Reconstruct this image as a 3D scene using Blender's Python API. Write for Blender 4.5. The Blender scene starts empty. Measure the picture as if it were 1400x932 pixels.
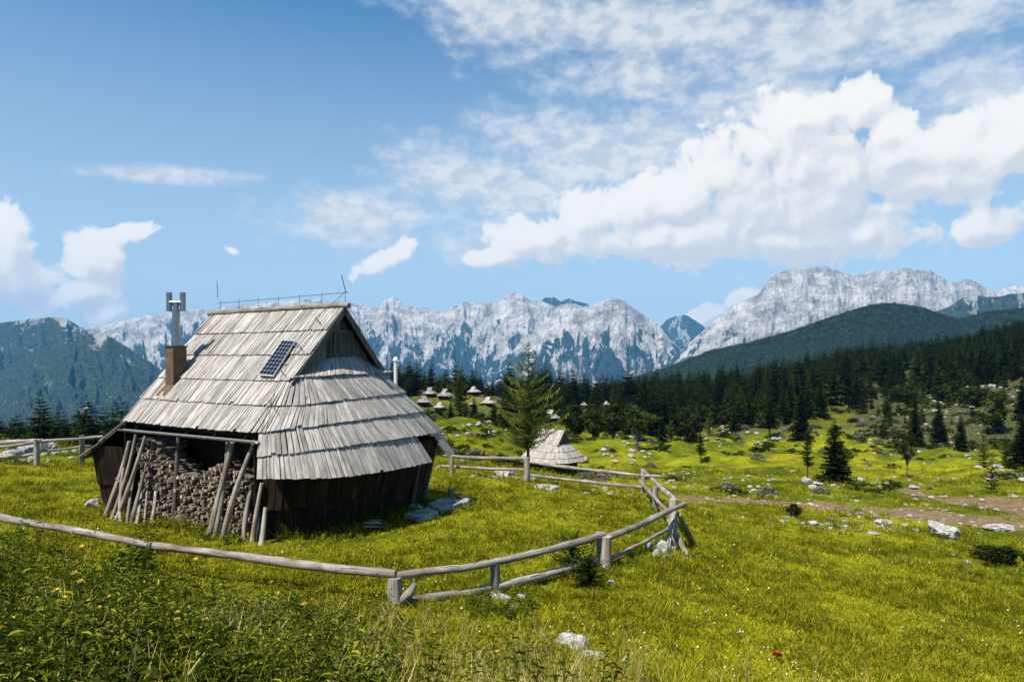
import bpy, math, random
import numpy as np
from mathutils import Vector, Matrix, Euler
random.seed(11); np.random.seed(11)
SC = bpy.context.scene
COL = SC.collection
R = math.radians
F = 960.0; CX = 700.0; HY = 490.0; CZ = 5.2      # focal length in photo pixels, principal column, horizon row, eye height

# ------------------------------------------------------------------ camera
cd = bpy.data.cameras.new('camera'); cam = bpy.data.objects.new('camera', cd); COL.objects.link(cam)
cam.location = (0, 0, CZ); cam.rotation_euler = (R(90), 0, 0)
cd.sensor_width = 36; cd.lens = F / 1400 * 36; cd.shift_y = 24 / 1400; cd.clip_start = .05; cd.clip_end = 40000
SC.camera = cam

# ------------------------------------------------------------------ noise
def _h(ix, iy, seed):
    h = (ix.astype(np.int64) * 374761393 + iy.astype(np.int64) * 668265263 + seed * 974634521) & 0xffffffff
    h = ((h ^ (h >> 13)) * 1274126177) & 0xffffffff
    return ((h ^ (h >> 16)) & 0xffff) / 65536.0
def perlin(x, y, seed=0):
    x = np.asarray(x, float); y = np.asarray(y, float)
    ix = np.floor(x); iy = np.floor(y); fx = x - ix; fy = y - iy
    u = fx * fx * fx * (fx * (fx * 6 - 15) + 10); v = fy * fy * fy * (fy * (fy * 6 - 15) + 10)
    def g(ox, oy):
        a = _h(ix + ox, iy + oy, seed) * 6.2831853
        return np.cos(a) * (fx - ox) + np.sin(a) * (fy - oy)
    a = g(0, 0) * (1 - u) + g(1, 0) * u; b = g(0, 1) * (1 - u) + g(1, 1) * u
    return (a * (1 - v) + b * v) * 1.5
def fbm(x, y, o=4, seed=0, gain=.5):
    s = 0; a = 1.; t = 0
    for i in range(o):
        s = s + a * perlin(x, y, seed + i * 17); t += a; a *= gain; x = x * 2.03 + 5.1; y = y * 2.03 - 3.7
    return s / t
def ridged(x, y, o=5, seed=0, gain=.5):
    s = 0; a = 1.; t = 0; w = 1.
    for i in range(o):
        n = 1 - np.abs(perlin(x, y, seed + i * 31)) * 1.6; n = np.clip(n, 0, 1) ** 2
        s = s + a * n * w; t += a; w = np.clip(n * 1.6, 0, 1); a *= gain; x = x * 2.1 + 1.3; y = y * 2.1 + 7.7
    return s / t
def sstep(a, b, x):
    t = np.clip((np.asarray(x, float) - a) / (b - a), 0, 1); return t * t * (3 - 2 * t)

# ------------------------------------------------------------------ objects, tags
def tag(o, label=None, cat=None, group=None, kind=None):
    if label: o['label'] = label
    if cat: o['category'] = cat
    if group: o['group'] = group
    if kind: o['kind'] = kind
    return o
def empty(name, loc, rz=0, label=None, cat=None, group=None):
    o = bpy.data.objects.new(name, None); COL.objects.link(o); o.location = loc; o.rotation_euler = (0, 0, rz)
    o.empty_display_size = .3
    return tag(o, label, cat, group)
def mesh_obj(name, me, parent=None, loc=None, link=True):
    o = bpy.data.objects.new(name, me)
    if link: COL.objects.link(o)
    if parent is not None:
        o.parent = parent
        o.location = (0, 0, 0)
    if loc is not None: o.location = loc
    return o
def add_attr(me, name, arr, domain='POINT'):
    a = me.attributes.new(name, 'FLOAT', domain); a.data.foreach_set('value', np.asarray(arr, np.float32).ravel())

class MB:
    """collects faces, UVs (metres across, metres along) and one random number per face; build() links ONE mesh object"""
    def __init__(s): s.v = []; s.f = []; s.uv = []; s.r = []; s.m = []
    def face(s, pts, uvs=None, r=None, m=0):
        i = len(s.v); s.v += [tuple(p) for p in pts]; s.f.append(tuple(range(i, i + len(pts))))
        s.uv += uvs if uvs else [(p[0], p[2]) for p in pts]
        s.r.append(random.random() if r is None else r); s.m.append(m)
    def board(s, tl, tr, br, bl, n, th, r=None, m=0):
        """a plank: outer face tl tr br bl, thickness th behind it against the normal n"""
        tl, tr, br, bl, n = map(Vector, (tl, tr, br, bl, n)); r = random.random() if r is None else r
        w = (tr - tl).length; h = (bl - tl).length; u0 = random.random() * 50; v0 = random.random() * 50
        b = [p - n * th for p in (tl, tr, br, bl)]; f = [tl, tr, br, bl]
        uv = [(u0, v0 + h), (u0 + w, v0 + h), (u0 + w, v0), (u0, v0)]
        s.face(f, uv, r, m); s.face([b[3], b[2], b[1], b[0]], [uv[3], uv[2], uv[1], uv[0]], r, m)
        for i in range(4):
            j = (i + 1) % 4
            s.face([f[j], f[i], b[i], b[j]], [uv[j], uv[i], (uv[i][0] + th, uv[i][1]), (uv[j][0] + th, uv[j][1])], r, m)
    def box(s, c, ax, ay, az, r=None, m=0):
        """box centred at c with half-axis vectors"""
        c, ax, ay, az = map(Vector, (c, ax, ay, az)); n = ay.normalized()
        s.board(c - ax + az + ay, c + ax + az + ay, c + ax - az + ay, c - ax - az + ay, n, 2 * ay.length, r, m)
    def tube(s, pts, rad, n=10, caps=True, r=None, m=0, mcap=None, wob=0.0):
        pts = [Vector(p) for p in pts]; rad = rad if isinstance(rad, (list, tuple)) else [rad] * len(pts)
        r = random.random() if r is None else r; u0 = random.random() * 40; v = random.random() * 40; rings = []; vs = []
        up = Vector((0, 0, 1))
        d0 = (pts[-1] - pts[0]).normalized()
        if abs(d0.z) > .9: up = Vector((0, 1, 0))
        for i, p in enumerate(pts):
            d = (pts[min(i + 1, len(pts) - 1)] - pts[max(i - 1, 0)]).normalized()
            a = d.cross(up).normalized(); b = a.cross(d)
            ring = []
            for k in range(n):
                t = 2 * math.pi * k / n; q = rad[i] * (1 + wob * (random.random() - .5))
                ring.append(p + a * (q * math.cos(t)) + b * (q * math.sin(t)))
            rings.append(ring); vs.append(v)
            if i < len(pts) - 1: v += (pts[i + 1] - p).length
        i0 = len(s.v)
        for ring in rings: s.v += [tuple(p) for p in ring]
        R0 = sum(rad) / len(rad)
        for i in range(len(pts) - 1):
            for k in range(n):
                k2 = (k + 1) % n
                s.f.append((i0 + i * n + k, i0 + i * n + k2, i0 + (i + 1) * n + k2, i0 + (i + 1) * n + k))
                ua, ub = u0 + R0 * 6.283 * k / n, u0 + R0 * 6.283 * (k + 1) / n
                s.uv += [(ua, vs[i]), (ub, vs[i]), (ub, vs[i + 1]), (ua, vs[i + 1])]; s.r.append(r); s.m.append(m)
        if caps:
            mc = m if mcap is None else mcap
            for ring, rev in ((rings[0], False), (rings[-1], True)):
                pp = ring[::-1] if rev else ring
                s.face([tuple(p) for p in pp], [(u0 + (p - ring[0]).length, v) for p in pp], r, mc)
    def data(s, name, mats, smooth=False, split=False):
        me = bpy.data.meshes.new(name)
        me.from_pydata(s.v, [], s.f)
        for mt in (mats if isinstance(mats, (list, tuple)) else [mats]): me.materials.append(mt)
        uvl = me.uv_layers.new(name='UVMap'); uvl.data.foreach_set('uv', np.array(s.uv, np.float32).ravel())
        add_attr(me, 'rnd', s.r, 'FACE')
        me.polygons.foreach_set('material_index', np.array(s.m, np.int32))
        if smooth: me.polygons.foreach_set('use_smooth', np.ones(len(s.f), bool))
        me.update(); return me
    def build(s, name, mats, parent=None, smooth=False, loc=None):
        return mesh_obj(name, s.data(name, mats, smooth), parent, loc)

def grid_mesh(name, X, Y, Z, mat, attrs={}, smooth=True):
    ny, nx = X.shape
    co = np.stack([X, Y, Z], -1).reshape(-1, 3).astype(np.float32)
    me = bpy.data.meshes.new(name); me.vertices.add(len(co)); me.vertices.foreach_set('co', co.ravel())
    i = np.arange(ny * nx).reshape(ny, nx)
    q = np.stack([i[:-1, :-1], i[:-1, 1:], i[1:, 1:], i[1:, :-1]], -1).reshape(-1, 4).astype(np.int32)
    me.loops.add(q.size); me.loops.foreach_set('vertex_index', q.ravel())
    me.polygons.add(len(q)); me.polygons.foreach_set('loop_start', np.arange(0, q.size, 4, dtype=np.int32))
    me.polygons.foreach_set('use_smooth', np.full(len(q), smooth)); me.update(calc_edges=True)
    for k, a in attrs.items(): add_attr(me, k, a)
    me.materials.append(mat); return me

# ------------------------------------------------------------------ node helpers
class NT:
    def __init__(s, tree): s.t = tree; s.n = tree.nodes; s.l = tree.links
    def new(s, ty, **kw):
        n = s.n.new(ty)
        for k, v in kw.items(): setattr(n, k, v)
        return n
    def put(s, sock, v):
        if isinstance(v, bpy.types.NodeSocket): s.l.new(v, sock)
        elif v is not None:
            if hasattr(sock, 'default_value'):
                if isinstance(v, (tuple, list)) and len(v) == 3 and len(sock.default_value) == 4: v = (*v, 1)
                sock.default_value = v
    def math(s, op, a, b=None, c=None, clamp=False):
        n = s.new('ShaderNodeMath', operation=op, use_clamp=clamp)
        for i, v in enumerate((a, b, c)):
            if v is not None: s.put(n.inputs[i], v)
        return n.outputs[0]
    def vmath(s, op, a, b=None, c=None):
        n = s.new('ShaderNodeVectorMath', operation=op)
        for i, v in enumerate((a, b, c)):
            if v is not None:
                if op == 'SCALE' and i == 1: s.put(n.inputs[3], v)
                else: s.put(n.inputs[i], v)
        return n.outputs['Value' if op in ('LENGTH', 'DOT_PRODUCT', 'DISTANCE') else 'Vector']
    def noise(s, vec, scale, detail=4, rough=.5, dist=0, dim='3D', lac=2.0):
        n = s.new('ShaderNodeTexNoise', noise_dimensions=dim)
        s.put(n.inputs['Vector'], vec); s.put(n.inputs['Scale'], scale); s.put(n.inputs['Detail'], detail)
        s.put(n.inputs['Roughness'], rough); s.put(n.inputs['Distortion'], dist); s.put(n.inputs['Lacunarity'], lac)
        return n.outputs['Fac']
    def noisec(s, vec, scale, detail=2, dim='2D'):
        n = s.new('ShaderNodeTexNoise', noise_dimensions=dim); s.put(n.inputs['Vector'], vec); s.put(n.inputs['Scale'], scale); s.put(n.inputs['Detail'], detail)
        return n.outputs['Color']
    def voro(s, vec, scale, feature='F1', detail=0, rough=.5, out='Distance', rnd=1.0, dim='3D'):
        n = s.new('ShaderNodeTexVoronoi', feature=feature, voronoi_dimensions=dim)
        s.put(n.inputs['Vector'], vec); s.put(n.inputs['Scale'], scale); s.put(n.inputs['Detail'], detail); s.put(n.inputs['Roughness'], rough)
        s.put(n.inputs['Randomness'], rnd)
        return n.outputs[out]
    def mapr(s, v, a, b, c=0., d=1., smooth=True):
        n = s.new('ShaderNodeMapRange', interpolation_type='SMOOTHSTEP' if smooth else 'LINEAR')
        s.put(n.inputs[0], v)
        for i, q in enumerate((a, b, c, d)): s.put(n.inputs[i + 1], q)
        return n.outputs[0]
    def mix(s, f, a, b, blend='MIX'):
        n = s.new('ShaderNodeMix', data_type='RGBA', blend_type=blend)
        s.put(n.inputs[0], f); s.put(n.inputs[6], a); s.put(n.inputs[7], b); return n.outputs[2]
    def mixf(s, f, a, b):
        n = s.new('ShaderNodeMix', data_type='FLOAT'); s.put(n.inputs[0], f); s.put(n.inputs[2], a); s.put(n.inputs[3], b); return n.outputs[0]
    def ramp(s, f, stops):
        n = s.new('ShaderNodeValToRGB'); s.put(n.inputs[0], f); e = n.color_ramp.elements
        while len(e) < len(stops): e.new(.5)
        for el, (p, c) in zip(e, stops): el.position = p; el.color = (*c, 1)
        return n.outputs[0]
    def attr(s, name, out='Fac'):
        n = s.new('ShaderNodeAttribute', attribute_name=name); return n.outputs[out]
    def mapping(s, vec, scale=(1, 1, 1), loc=(0, 0, 0), rot=(0, 0, 0)):
        n = s.new('ShaderNodeMapping'); s.put(n.inputs[0], vec); n.inputs['Scale'].default_value = scale
        n.inputs['Location'].default_value = loc; n.inputs['Rotation'].default_value = rot; return n.outputs[0]
    def bump(s, h, strength=.5, dist=.02):
        n = s.new('ShaderNodeBump'); s.put(n.inputs['Height'], h); n.inputs['Strength'].default_value = strength; n.inputs['Distance'].default_value = dist
        return n.outputs[0]
def material(name):
    m = bpy.data.materials.new(name); m.use_nodes = True; t = NT(m.node_tree); t.n.clear()
    t.out = t.new('ShaderNodeOutputMaterial'); return m, t
def principled(t, col, rough=.8, normal=None, metal=0., spec=.3):
    b = t.new('ShaderNodeBsdfPrincipled'); t.put(b.inputs['Base Color'], col); t.put(b.inputs['Roughness'], rough)
    t.put(b.inputs['Metallic'], metal); t.put(b.inputs['Specular IOR Level'], spec)
    if normal is not None: t.put(b.inputs['Normal'], normal)
    t.l.new(b.outputs[0], t.out.inputs[0]); return b
def leafy(t, col, trans=.35, tcol=None, rough=.6):
    """thin leaf: a diffuse face with light shining through"""
    d = t.new('ShaderNodeBsdfDiffuse'); t.put(d.inputs[0], col)
    tr = t.new('ShaderNodeBsdfTranslucent'); t.put(tr.inputs[0], tcol if tcol is not None else col)
    mx = t.new('ShaderNodeMixShader'); mx.inputs[0].default_value = trans
    t.l.new(d.outputs[0], mx.inputs[1]); t.l.new(tr.outputs[0], mx.inputs[2]); t.l.new(mx.outputs[0], t.out.inputs[0])
HAZE = 5.4e-5; SKY = .10; SKYV = .98
# ------------------------------------------------------------------ materials
M = {}
def wood(name, lo, hi, dark, rough=.85, streak=1.0, rvar=.5, warm=None, stain=0., knots=0.):
    """weathered timber: grain along UV v, per-board tone from 'rnd'"""
    m, t = material(name); uv = t.new('ShaderNodeUVMap').outputs[0]; r = t.attr('rnd')
    off = t.new('ShaderNodeCombineXYZ'); t.put(off.inputs[0], t.math('MULTIPLY', r, 37.)); t.put(off.inputs[1], t.math('MULTIPLY', r, 91.))
    p = t.vmath('ADD', uv, off.outputs[0])
    g1 = t.noise(t.mapping(p, (38, 1.1, 1)), 1.0, 4, .6); g2 = t.noise(t.mapping(p, (110, 2.2, 1)), 1.0, 3, .6)
    blot = t.noise(t.mapping(p, (5, 1.3, 1)), 1.0, 4, .6)
    base = t.mix(t.mapr(blot, .3, .72), lo, hi)
    if warm: base = t.mix(t.mapr(t.noise(t.mapping(p, (3, .9, 1), (7, 3, 1)), 1., 3), .52, .7), base, warm)
    tone = t.mapr(r, 0, 1, 1 - rvar, 1 + rvar * .35, False)
    base = t.mix(1., base, t.new('ShaderNodeCombineXYZ').outputs[0], 'MULTIPLY') if False else t.vmath('SCALE', base, tone)
    if stain:
        P = t.new('ShaderNodeTexCoord').outputs['Object']; s1 = t.noise(P, 1.1, 6, .68); s2 = t.noise(P, 5., 4, .7)
        base = t.mix(t.math('MULTIPLY', t.mapr(t.math('ADD', s1, t.math('MULTIPLY', t.math('SUBTRACT', s2, .5), .35)), .50, .68), stain), base, t.vmath('MULTIPLY', base, (.50, .49, .46)))
    if knots:
        kd = t.voro(t.mapping(p, (5, 1.6, 1)), 1., 'F1'); base = t.mix(t.math('MULTIPLY', t.mapr(kd, .03, .10, 1., 0.), knots), base, dark)
    crack = t.math('MULTIPLY', t.mapr(g1, .57, .68), streak)
    fine = t.math('MULTIPLY', t.mapr(g2, .52, .72), .45 * streak)
    col = t.mix(t.math('MINIMUM', t.math('ADD', crack, fine), .92), base, dark)
    hgt = t.math('SUBTRACT', 1.0, t.math('ADD', crack, fine))
    principled(t, col, rough, t.bump(hgt, .6, .012), spec=.15); M[name] = m; return m
wood('shingle_wood', (.275, .252, .226), (.485, .448, .402), (.042, .035, .028), rvar=.34, streak=.95, stain=.35)
wood('fence_wood', (.20, .175, .15), (.42, .38, .33), (.04, .034, .028), rvar=.3, streak=1.1, warm=(.24, .18, .13), stain=.6, knots=.8)
wood('old_shingle_wood', (.19, .175, .16), (.36, .335, .305), (.045, .04, .035), rvar=.45)
wood('pole_wood', (.25, .215, .175), (.45, .40, .33), (.05, .04, .03), rvar=.5, streak=.95, warm=(.26, .19, .13), stain=.5, knots=.8)
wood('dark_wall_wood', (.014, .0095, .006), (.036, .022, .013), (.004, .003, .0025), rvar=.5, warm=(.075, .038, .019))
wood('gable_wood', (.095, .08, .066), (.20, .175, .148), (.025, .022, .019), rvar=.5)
wood('trim_wood', (.10, .088, .075), (.19, .168, .145), (.03, .026, .022), rvar=.3)
wood('bark_wood', (.11, .088, .068), (.26, .215, .17), (.035, .028, .022), rvar=.6)
wood('cut_wood', (.30, .24, .175), (.62, .53, .42), (.09, .06, .04), rvar=.9, streak=.4, warm=(.46, .22, .09))

def rock(name, a, b, dark, sc=1.0, bumpd=.05):
    m, t = material(name); p = t.new('ShaderNodeTexCoord').outputs['Object']
    oi = t.new('ShaderNodeObjectInfo').outputs['Random']
    p = t.vmath('ADD', p, t.vmath('SCALE', (13., 7., 5.), t.math('MULTIPLY', oi, 9.)))
    n1 = t.noise(p, 2.2 * sc, 8, .65); n2 = t.noise(p, 7 * sc, 6, .7); v = t.voro(p, 3. * sc, 'DISTANCE_TO_EDGE')
    col = t.mix(t.mapr(n1, .35, .65), a, b)
    crack = t.math('MAXIMUM', t.mapr(v, .0, .035, .6, 0.), t.mapr(n2, .56, .68, 0., .85))
    col = t.mix(crack, col, dark)
    h = t.math('ADD', t.math('MULTIPLY', n1, .8), t.math('MULTIPLY', t.math('SUBTRACT', n2, crack), .5))
    principled(t, col, .9, t.bump(h, .9, bumpd), spec=.2); M[name] = m; return m
rock('limestone', (.24, .228, .21), (.46, .44, .41), (.06, .056, .05), 1.3)

m, t = material('steel'); p = t.new('ShaderNodeTexCoord').outputs['Object']
principled(t, (.27, .26, .25), t.mapr(t.noise(p, 6, 4), .3, .7, .18, .38), metal=1.); M['steel'] = m
m, t = material('pale_pipe'); principled(t, (.62, .60, .56), .5); M['pale_pipe'] = m
m, t = material('brown_sheet_metal'); p = t.new('ShaderNodeTexCoord').outputs['Object']
principled(t, t.mix(t.mapr(t.noise(p, 5, 5), .35, .7), (.095, .06, .036), (.14, .095, .056)), .7, spec=.12); M['brown_sheet_metal'] = m
m, t = material('dark_metal'); principled(t, (.06, .062, .068), .5, metal=.4); M['dark_metal'] = m
m, t = material('zinc'); p = t.new('ShaderNodeTexCoord').outputs['Object']
principled(t, t.mix(t.noise(p, 4, 6), (.16, .155, .145), (.33, .32, .30)), .6, metal=.3); M['zinc'] = m
m, t = material('panel_frame'); principled(t, (.55, .55, .54), .4, metal=.6); M['panel_frame'] = m
m, t = material('orange_plastic'); principled(t, (.42, .10, .03), .5); M['orange_plastic'] = m
# solar cells: UV runs 0-4 across, 0-9 along; round-cornered dark cells with pale gaps
m, t = material('solar_cells'); uv = t.new('ShaderNodeUVMap').outputs[0]
fr = t.vmath('ABSOLUTE', t.vmath('SUBTRACT', t.vmath('FRACTION', uv), (.5, .5, 0))); sx = t.new('ShaderNodeSeparateXYZ'); t.put(sx.inputs[0], fr)
cell = t.math('MULTIPLY', t.mapr(t.math('MAXIMUM', sx.outputs[0], sx.outputs[1]), .445, .465, 1., 0.), t.mapr(t.math('ADD', sx.outputs[0], sx.outputs[1]), .74, .77, 1., 0.))
principled(t, t.mix(cell, (.16, .165, .175), (.004, .005, .011)), .12, spec=.5); M['solar_cells'] = m

def foliage(name, a, b, c, trans=.3, rscale=1.):
    """leaf colour between a, b, c by leaf-clump 'rnd' and by plant"""
    m, t = material(name); r = t.attr('rnd'); oi = t.new('ShaderNodeObjectInfo').outputs['Random']
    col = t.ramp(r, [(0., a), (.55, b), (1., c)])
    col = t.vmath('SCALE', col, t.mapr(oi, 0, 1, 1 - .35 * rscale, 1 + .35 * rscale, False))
    leafy(t, col, trans); M[name] = m; return m
foliage('spruce_needles', (.007, .012, .005), (.013, .022, .007), (.030, .042, .012), .1)
foliage('forest_needles', (.005, .008, .003), (.011, .016, .005), (.028, .036, .010), .08, 1.5)
foliage('larch_needles', (.035, .050, .008), (.080, .098, .015), (.19, .20, .035), .3)
foliage('pine_needles', (.010, .017, .005), (.022, .033, .008), (.050, .064, .014), .2)
foliage('broad_leaves', (.016, .026, .006), (.040, .055, .010), (.10, .115, .022), .3)
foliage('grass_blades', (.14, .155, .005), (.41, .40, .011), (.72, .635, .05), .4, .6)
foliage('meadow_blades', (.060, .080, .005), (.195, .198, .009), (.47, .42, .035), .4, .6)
foliage('weed_leaves', (.015, .026, .004), (.080, .102, .011), (.40, .395, .04), .3, 1.)
foliage('straw_blades', (.20, .16, .05), (.34, .27, .10), (.50, .42, .20), .3, .6)
foliage('scrub_twigs', (.10, .09, .075), (.17, .155, .13), (.26, .24, .21), .1)
m, t = material('white_petals'); principled(t, (.80, .78, .70), .8); M['white_petals'] = m
foliage('yellow_petals', (.66, .38, .04), (.80, .56, .07), (.85, .68, .18), .3, .3)
foliage('rust_leaves', (.22, .04, .01), (.42, .10, .015), (.55, .22, .04), .3, .3)
m, t = material('tree_bark'); p = t.new('ShaderNodeTexCoord').outputs['Object']
n = t.noise(t.mapping(p, (6, 6, 1.2)), 1.5, 5, .65)
principled(t, t.mix(n, (.035, .026, .02), (.13, .105, .085)), .95, t.bump(n, .7, .03)); M['tree_bark'] = m

# ground: grass turf, worn earth path, stony turf, all placed by vertex attributes in world space
m, t = material('ground_turf'); p = t.new('ShaderNodeTexCoord').outputs['Object']
n0 = t.noise(p, .035, 5, .6); n1 = t.noise(p, .22, 6, .62); n2 = t.noise(p, 2.6, 6, .7); n3 = t.noise(p, 17., 4, .7)
g = t.mix(t.mapr(n1, .34, .66), (.115, .135, .005), (.39, .37, .012))
g = t.mix(t.mapr(n2, .36, .72), t.vmath('SCALE', g, .55), g)
g = t.mix(t.mapr(n0, .42, .62), t.vmath('MULTIPLY', g, (.50, .60, .6)), g)
g = t.mix(t.math('MULTIPLY', t.mapr(n3, .55, .75), .5), g, (.30, .27, .03))
soil = t.mix(t.mapr(n2, .3, .7), (.12, .078, .04), (.26, .18, .10))
soil = t.mix(t.math('MULTIPLY', t.mapr(n3, .5, .7), .35), soil, (.09, .055, .03))
path = t.mapr(t.math('ADD', t.attr('path'), t.math('MULTIPLY', t.math('ADD', t.math('SUBTRACT', n2, .5), t.math('MULTIPLY', t.math('SUBTRACT', n1, .5), 1.2)), 1.5)), .44, .80)
col = t.mix(path, g, soil)
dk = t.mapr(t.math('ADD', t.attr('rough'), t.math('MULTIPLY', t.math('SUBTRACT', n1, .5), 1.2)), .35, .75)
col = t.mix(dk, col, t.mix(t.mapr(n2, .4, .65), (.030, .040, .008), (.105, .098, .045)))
h = t.math('ADD', t.math('MULTIPLY', n2, 1.), t.math('MULTIPLY', n3, .4))
principled(t, col, .95, t.bump(h, .8, .16), spec=.05); M['ground_turf'] = m

# mountains: limestone above, forest below, gullies and scree from vertex attributes
def mountain_mat(name, rock_a, rock_b, rock_d, for_a, for_b, sc, bump_d, soft=.12):
    m, t = material(name); p = t.new('ShaderNodeTexCoord').outputs['Object']
    n1 = t.noise(t.mapping(p, (1, 1, 1.6)), sc, 9, .68); n2 = t.noise(p, sc * 6, 6, .7)
    ps = t.mapping(p, (1, 1, .28), rot=(0, .35, 0)); n3 = t.noise(ps, sc * 4, 7, .7)
    rc = t.mix(t.mapr(n1, .36, .62), rock_a, rock_b); rc = t.mix(t.mapr(t.noise(ps, sc * 1.3, 5, .6), .47, .66), rc, t.vmath('SCALE', rc, .62))
    rc = t.mix(t.math('MULTIPLY', t.mapr(n3, .54, .66), .42), rc, rock_d)
    fm = t.math('ADD', t.attr('forest'), t.math('ADD', t.math('MULTIPLY', t.math('SUBTRACT', n3, .5), 1.7), t.math('MULTIPLY', t.math('SUBTRACT', n2, .5), 1.1)))
    fm = t.mapr(fm, .5 - soft, .5 + soft)
    fc = t.mix(t.mapr(n2, .35, .65), for_a, for_b)
    col = t.mix(fm, rc, fc)
    h = t.math('ADD', t.math('MULTIPLY', n1, 1.0), t.math('ADD', t.math('MULTIPLY', n2, .25), t.math('MULTIPLY', n3, .45)))
    principled(t, col, .95, t.bump(h, 1., bump_d), spec=.05); M[name] = m; return m
mountain_mat('alpine_rock', (.36, .335, .312), (.68, .64, .60), (.21, .205, .20), (.022, .044, .042), (.052, .080, .062), .006, 90)
mountain_mat('near_massif', (.30, .29, .27), (.55, .53, .49), (.15, .15, .14), (.022, .042, .034), (.085, .105, .055), .007, 90)
mountain_mat('hill_forest', (.06, .075, .03), (.10, .11, .05), (.3, .29, .27), (.008, .018, .012), (.030, .045, .020), .012, 25)
# ------------------------------------------------------------------ terrain: heights by bearing and distance
COLS = {
 -300: [(1,3.7),(4,3.5),(7,3.2),(10,2.8),(13,1.6),(16,1.1),(20,.8),(30,.7),(45,.6),(60,-2),(80,-5),(120,-12),(200,-26),(350,-60)],
 0:    [(1,3.6),(4,3.35),(6,3.0),(8,2.65),(9.5,2.3),(11.5,1.35),(13.5,.95),(16,.8),(20,.62),(30,.6),(36,.75),(42,.4),(55,-3),(75,-7.5),(100,-11),(140,-15),(200,-26),(350,-60)],
 150:  [(1,3.6),(4,3.3),(6,2.85),(8,2.4),(9.5,2.0),(11.5,1.1),(13.5,.7),(16,.5),(20,.4),(30,.42),(38,.3),(55,-3),(75,-7.5),(100,-11),(140,-16),(200,-26),(350,-60)],
 330:  [(1,3.6),(4,3.2),(6,2.65),(8,2.05),(10,1.35),(12,.75),(13.5,.5),(16,.42),(20,.4),(30,.4),(40,0),(60,-2),(90,-5),(140,-9),(200,-8),(260,-11),(350,-22),(500,-60)],
 540:  [(1,3.55),(4,3.0),(6,2.35),(8,1.75),(10,1.15),(12,.6),(13.5,.32),(14.5,.25),(17,.35),(20,.4),(26,.4),(32,.3),(45,-.6),(65,-1.6),(85,-2.6),(110,-5.5),(150,-8.5),(200,-5.6),(240,-7),(280,-13),(350,-22),(500,-60)],
 640:  [(1,3.55),(4,2.95),(6,2.25),(8,1.6),(10,1.0),(12,.45),(14,.1),(15.3,.05),(17,.25),(20,.35),(29,.25),(35,-.3),(50,-1.3),(70,-1.9),(84,-2.4),(110,-5.5),(150,-8.5),(200,-5.6),(240,-7),(280,-13),(350,-22),(500,-60)],
 750:  [(1,3.5),(4,2.9),(6,2.15),(8,1.5),(10,.9),(12,.35),(14,.02),(15.5,.0),(17.5,.15),(20,.2),(29,.05),(34,-.5),(45,-2.4),(60,-4.6),(80,-5.9),(110,-7.3),(150,-9),(200,-10),(250,-11),(300,-15),(350,-24),(500,-60)],
 900:  [(1,3.45),(4,2.8),(6,2.0),(8,1.35),(10,.75),(12,.25),(14,-.02),(16,-.05),(18.5,.02),(22,-.05),(26,-.3),(30,-.95),(40,-2.4),(55,-4.2),(75,-6.2),(100,-8.4),(140,-10.5),(180,-12),(250,-13.5),(300,-15),(360,-23),(500,-60)],
 1000: [(1,3.4),(4,2.7),(6,1.9),(8,1.2),(10,.6),(13,-.15),(17,-.6),(22,-1.0),(28,-1.55),(32,-1.95),(42,-3.1),(58,-4.9),(78,-6.9),(105,-8.8),(140,-9.8),(180,-10.5),(240,-11.5),(300,-12),(360,-17),(500,-50)],
 1150: [(1,3.4),(4,2.6),(6,1.75),(8,1.05),(10,.4),(13,-.4),(17,-1.0),(22,-1.45),(28,-1.95),(34,-2.35),(42,-3.1),(60,-5.2),(80,-7.2),(105,-8.9),(125,-8.4),(150,-6.6),(180,-6.4),(230,-7),(300,-3.5),(360,-2),(420,-6),(600,-40)],
 1300: [(1,3.35),(4,2.5),(6,1.6),(8,.85),(10,.2),(13,-.6),(17,-1.2),(22,-1.7),(28,-2.1),(34,-2.45),(42,-3.1),(58,-4.8),(80,-7),(105,-8.4),(125,-7.6),(150,-5.8),(180,-4.6),(215,-3.2),(260,-1),(310,2),(370,4.5),(430,5.5),(520,0),(700,-30)],
 1400: [(1,3.3),(4,2.4),(6,1.5),(8,.7),(10,.05),(13,-.7),(17,-1.3),(22,-1.75),(28,-2.15),(34,-2.5),(42,-3.1),(58,-4.6),(80,-6.4),(105,-7),(125,-6),(150,-4.2),(180,-2),(215,.6),(260,4),(310,9),(370,14),(430,17.5),(520,14),(700,-10)],
 1700: [(1,3.2),(4,2.2),(6,1.2),(8,.4),(10,-.2),(13,-.9),(17,-1.4),(22,-1.8),(28,-2.1),(34,-2.3),(42,-2.8),(58,-4),(80,-5),(105,-5),(125,-3.5),(150,-1),(180,2),(215,7),(260,14),(310,22),(370,30),(430,34),(520,34),(700,10)],
}
_lp = np.linspace(-340, 1740, 300); _ld = np.linspace(math.log(.8), math.log(1500), 260)
_cx = sorted(COLS); _tab = np.stack([np.interp(_ld, np.log([d for d, z in COLS[c]]), [z for d, z in COLS[c]]) for c in _cx])
for k, c in enumerate(_cx):                      # beyond the last given distance the plateau falls to the valley
    dl, zl = COLS[c][-1]; far = np.exp(_ld) > dl; _tab[k, far] = zl - (np.exp(_ld[far]) - dl) * .22
_G = np.stack([np.interp(_lp, _cx, _tab[:, j]) for j in range(len(_ld))], 1)
def _blur(a, w, ax):
    k = np.exp(-np.linspace(-2, 2, 2 * w + 1) ** 2); k /= k.sum()
    pad = [(0, 0), (0, 0)]; pad[ax] = (w, w); b = np.pad(a, pad, mode='edge')
    return np.apply_along_axis(lambda r: np.convolve(r, k, 'valid'), ax, b)
_G = _blur(_blur(_G, 10, 0), 3, 1)
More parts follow.
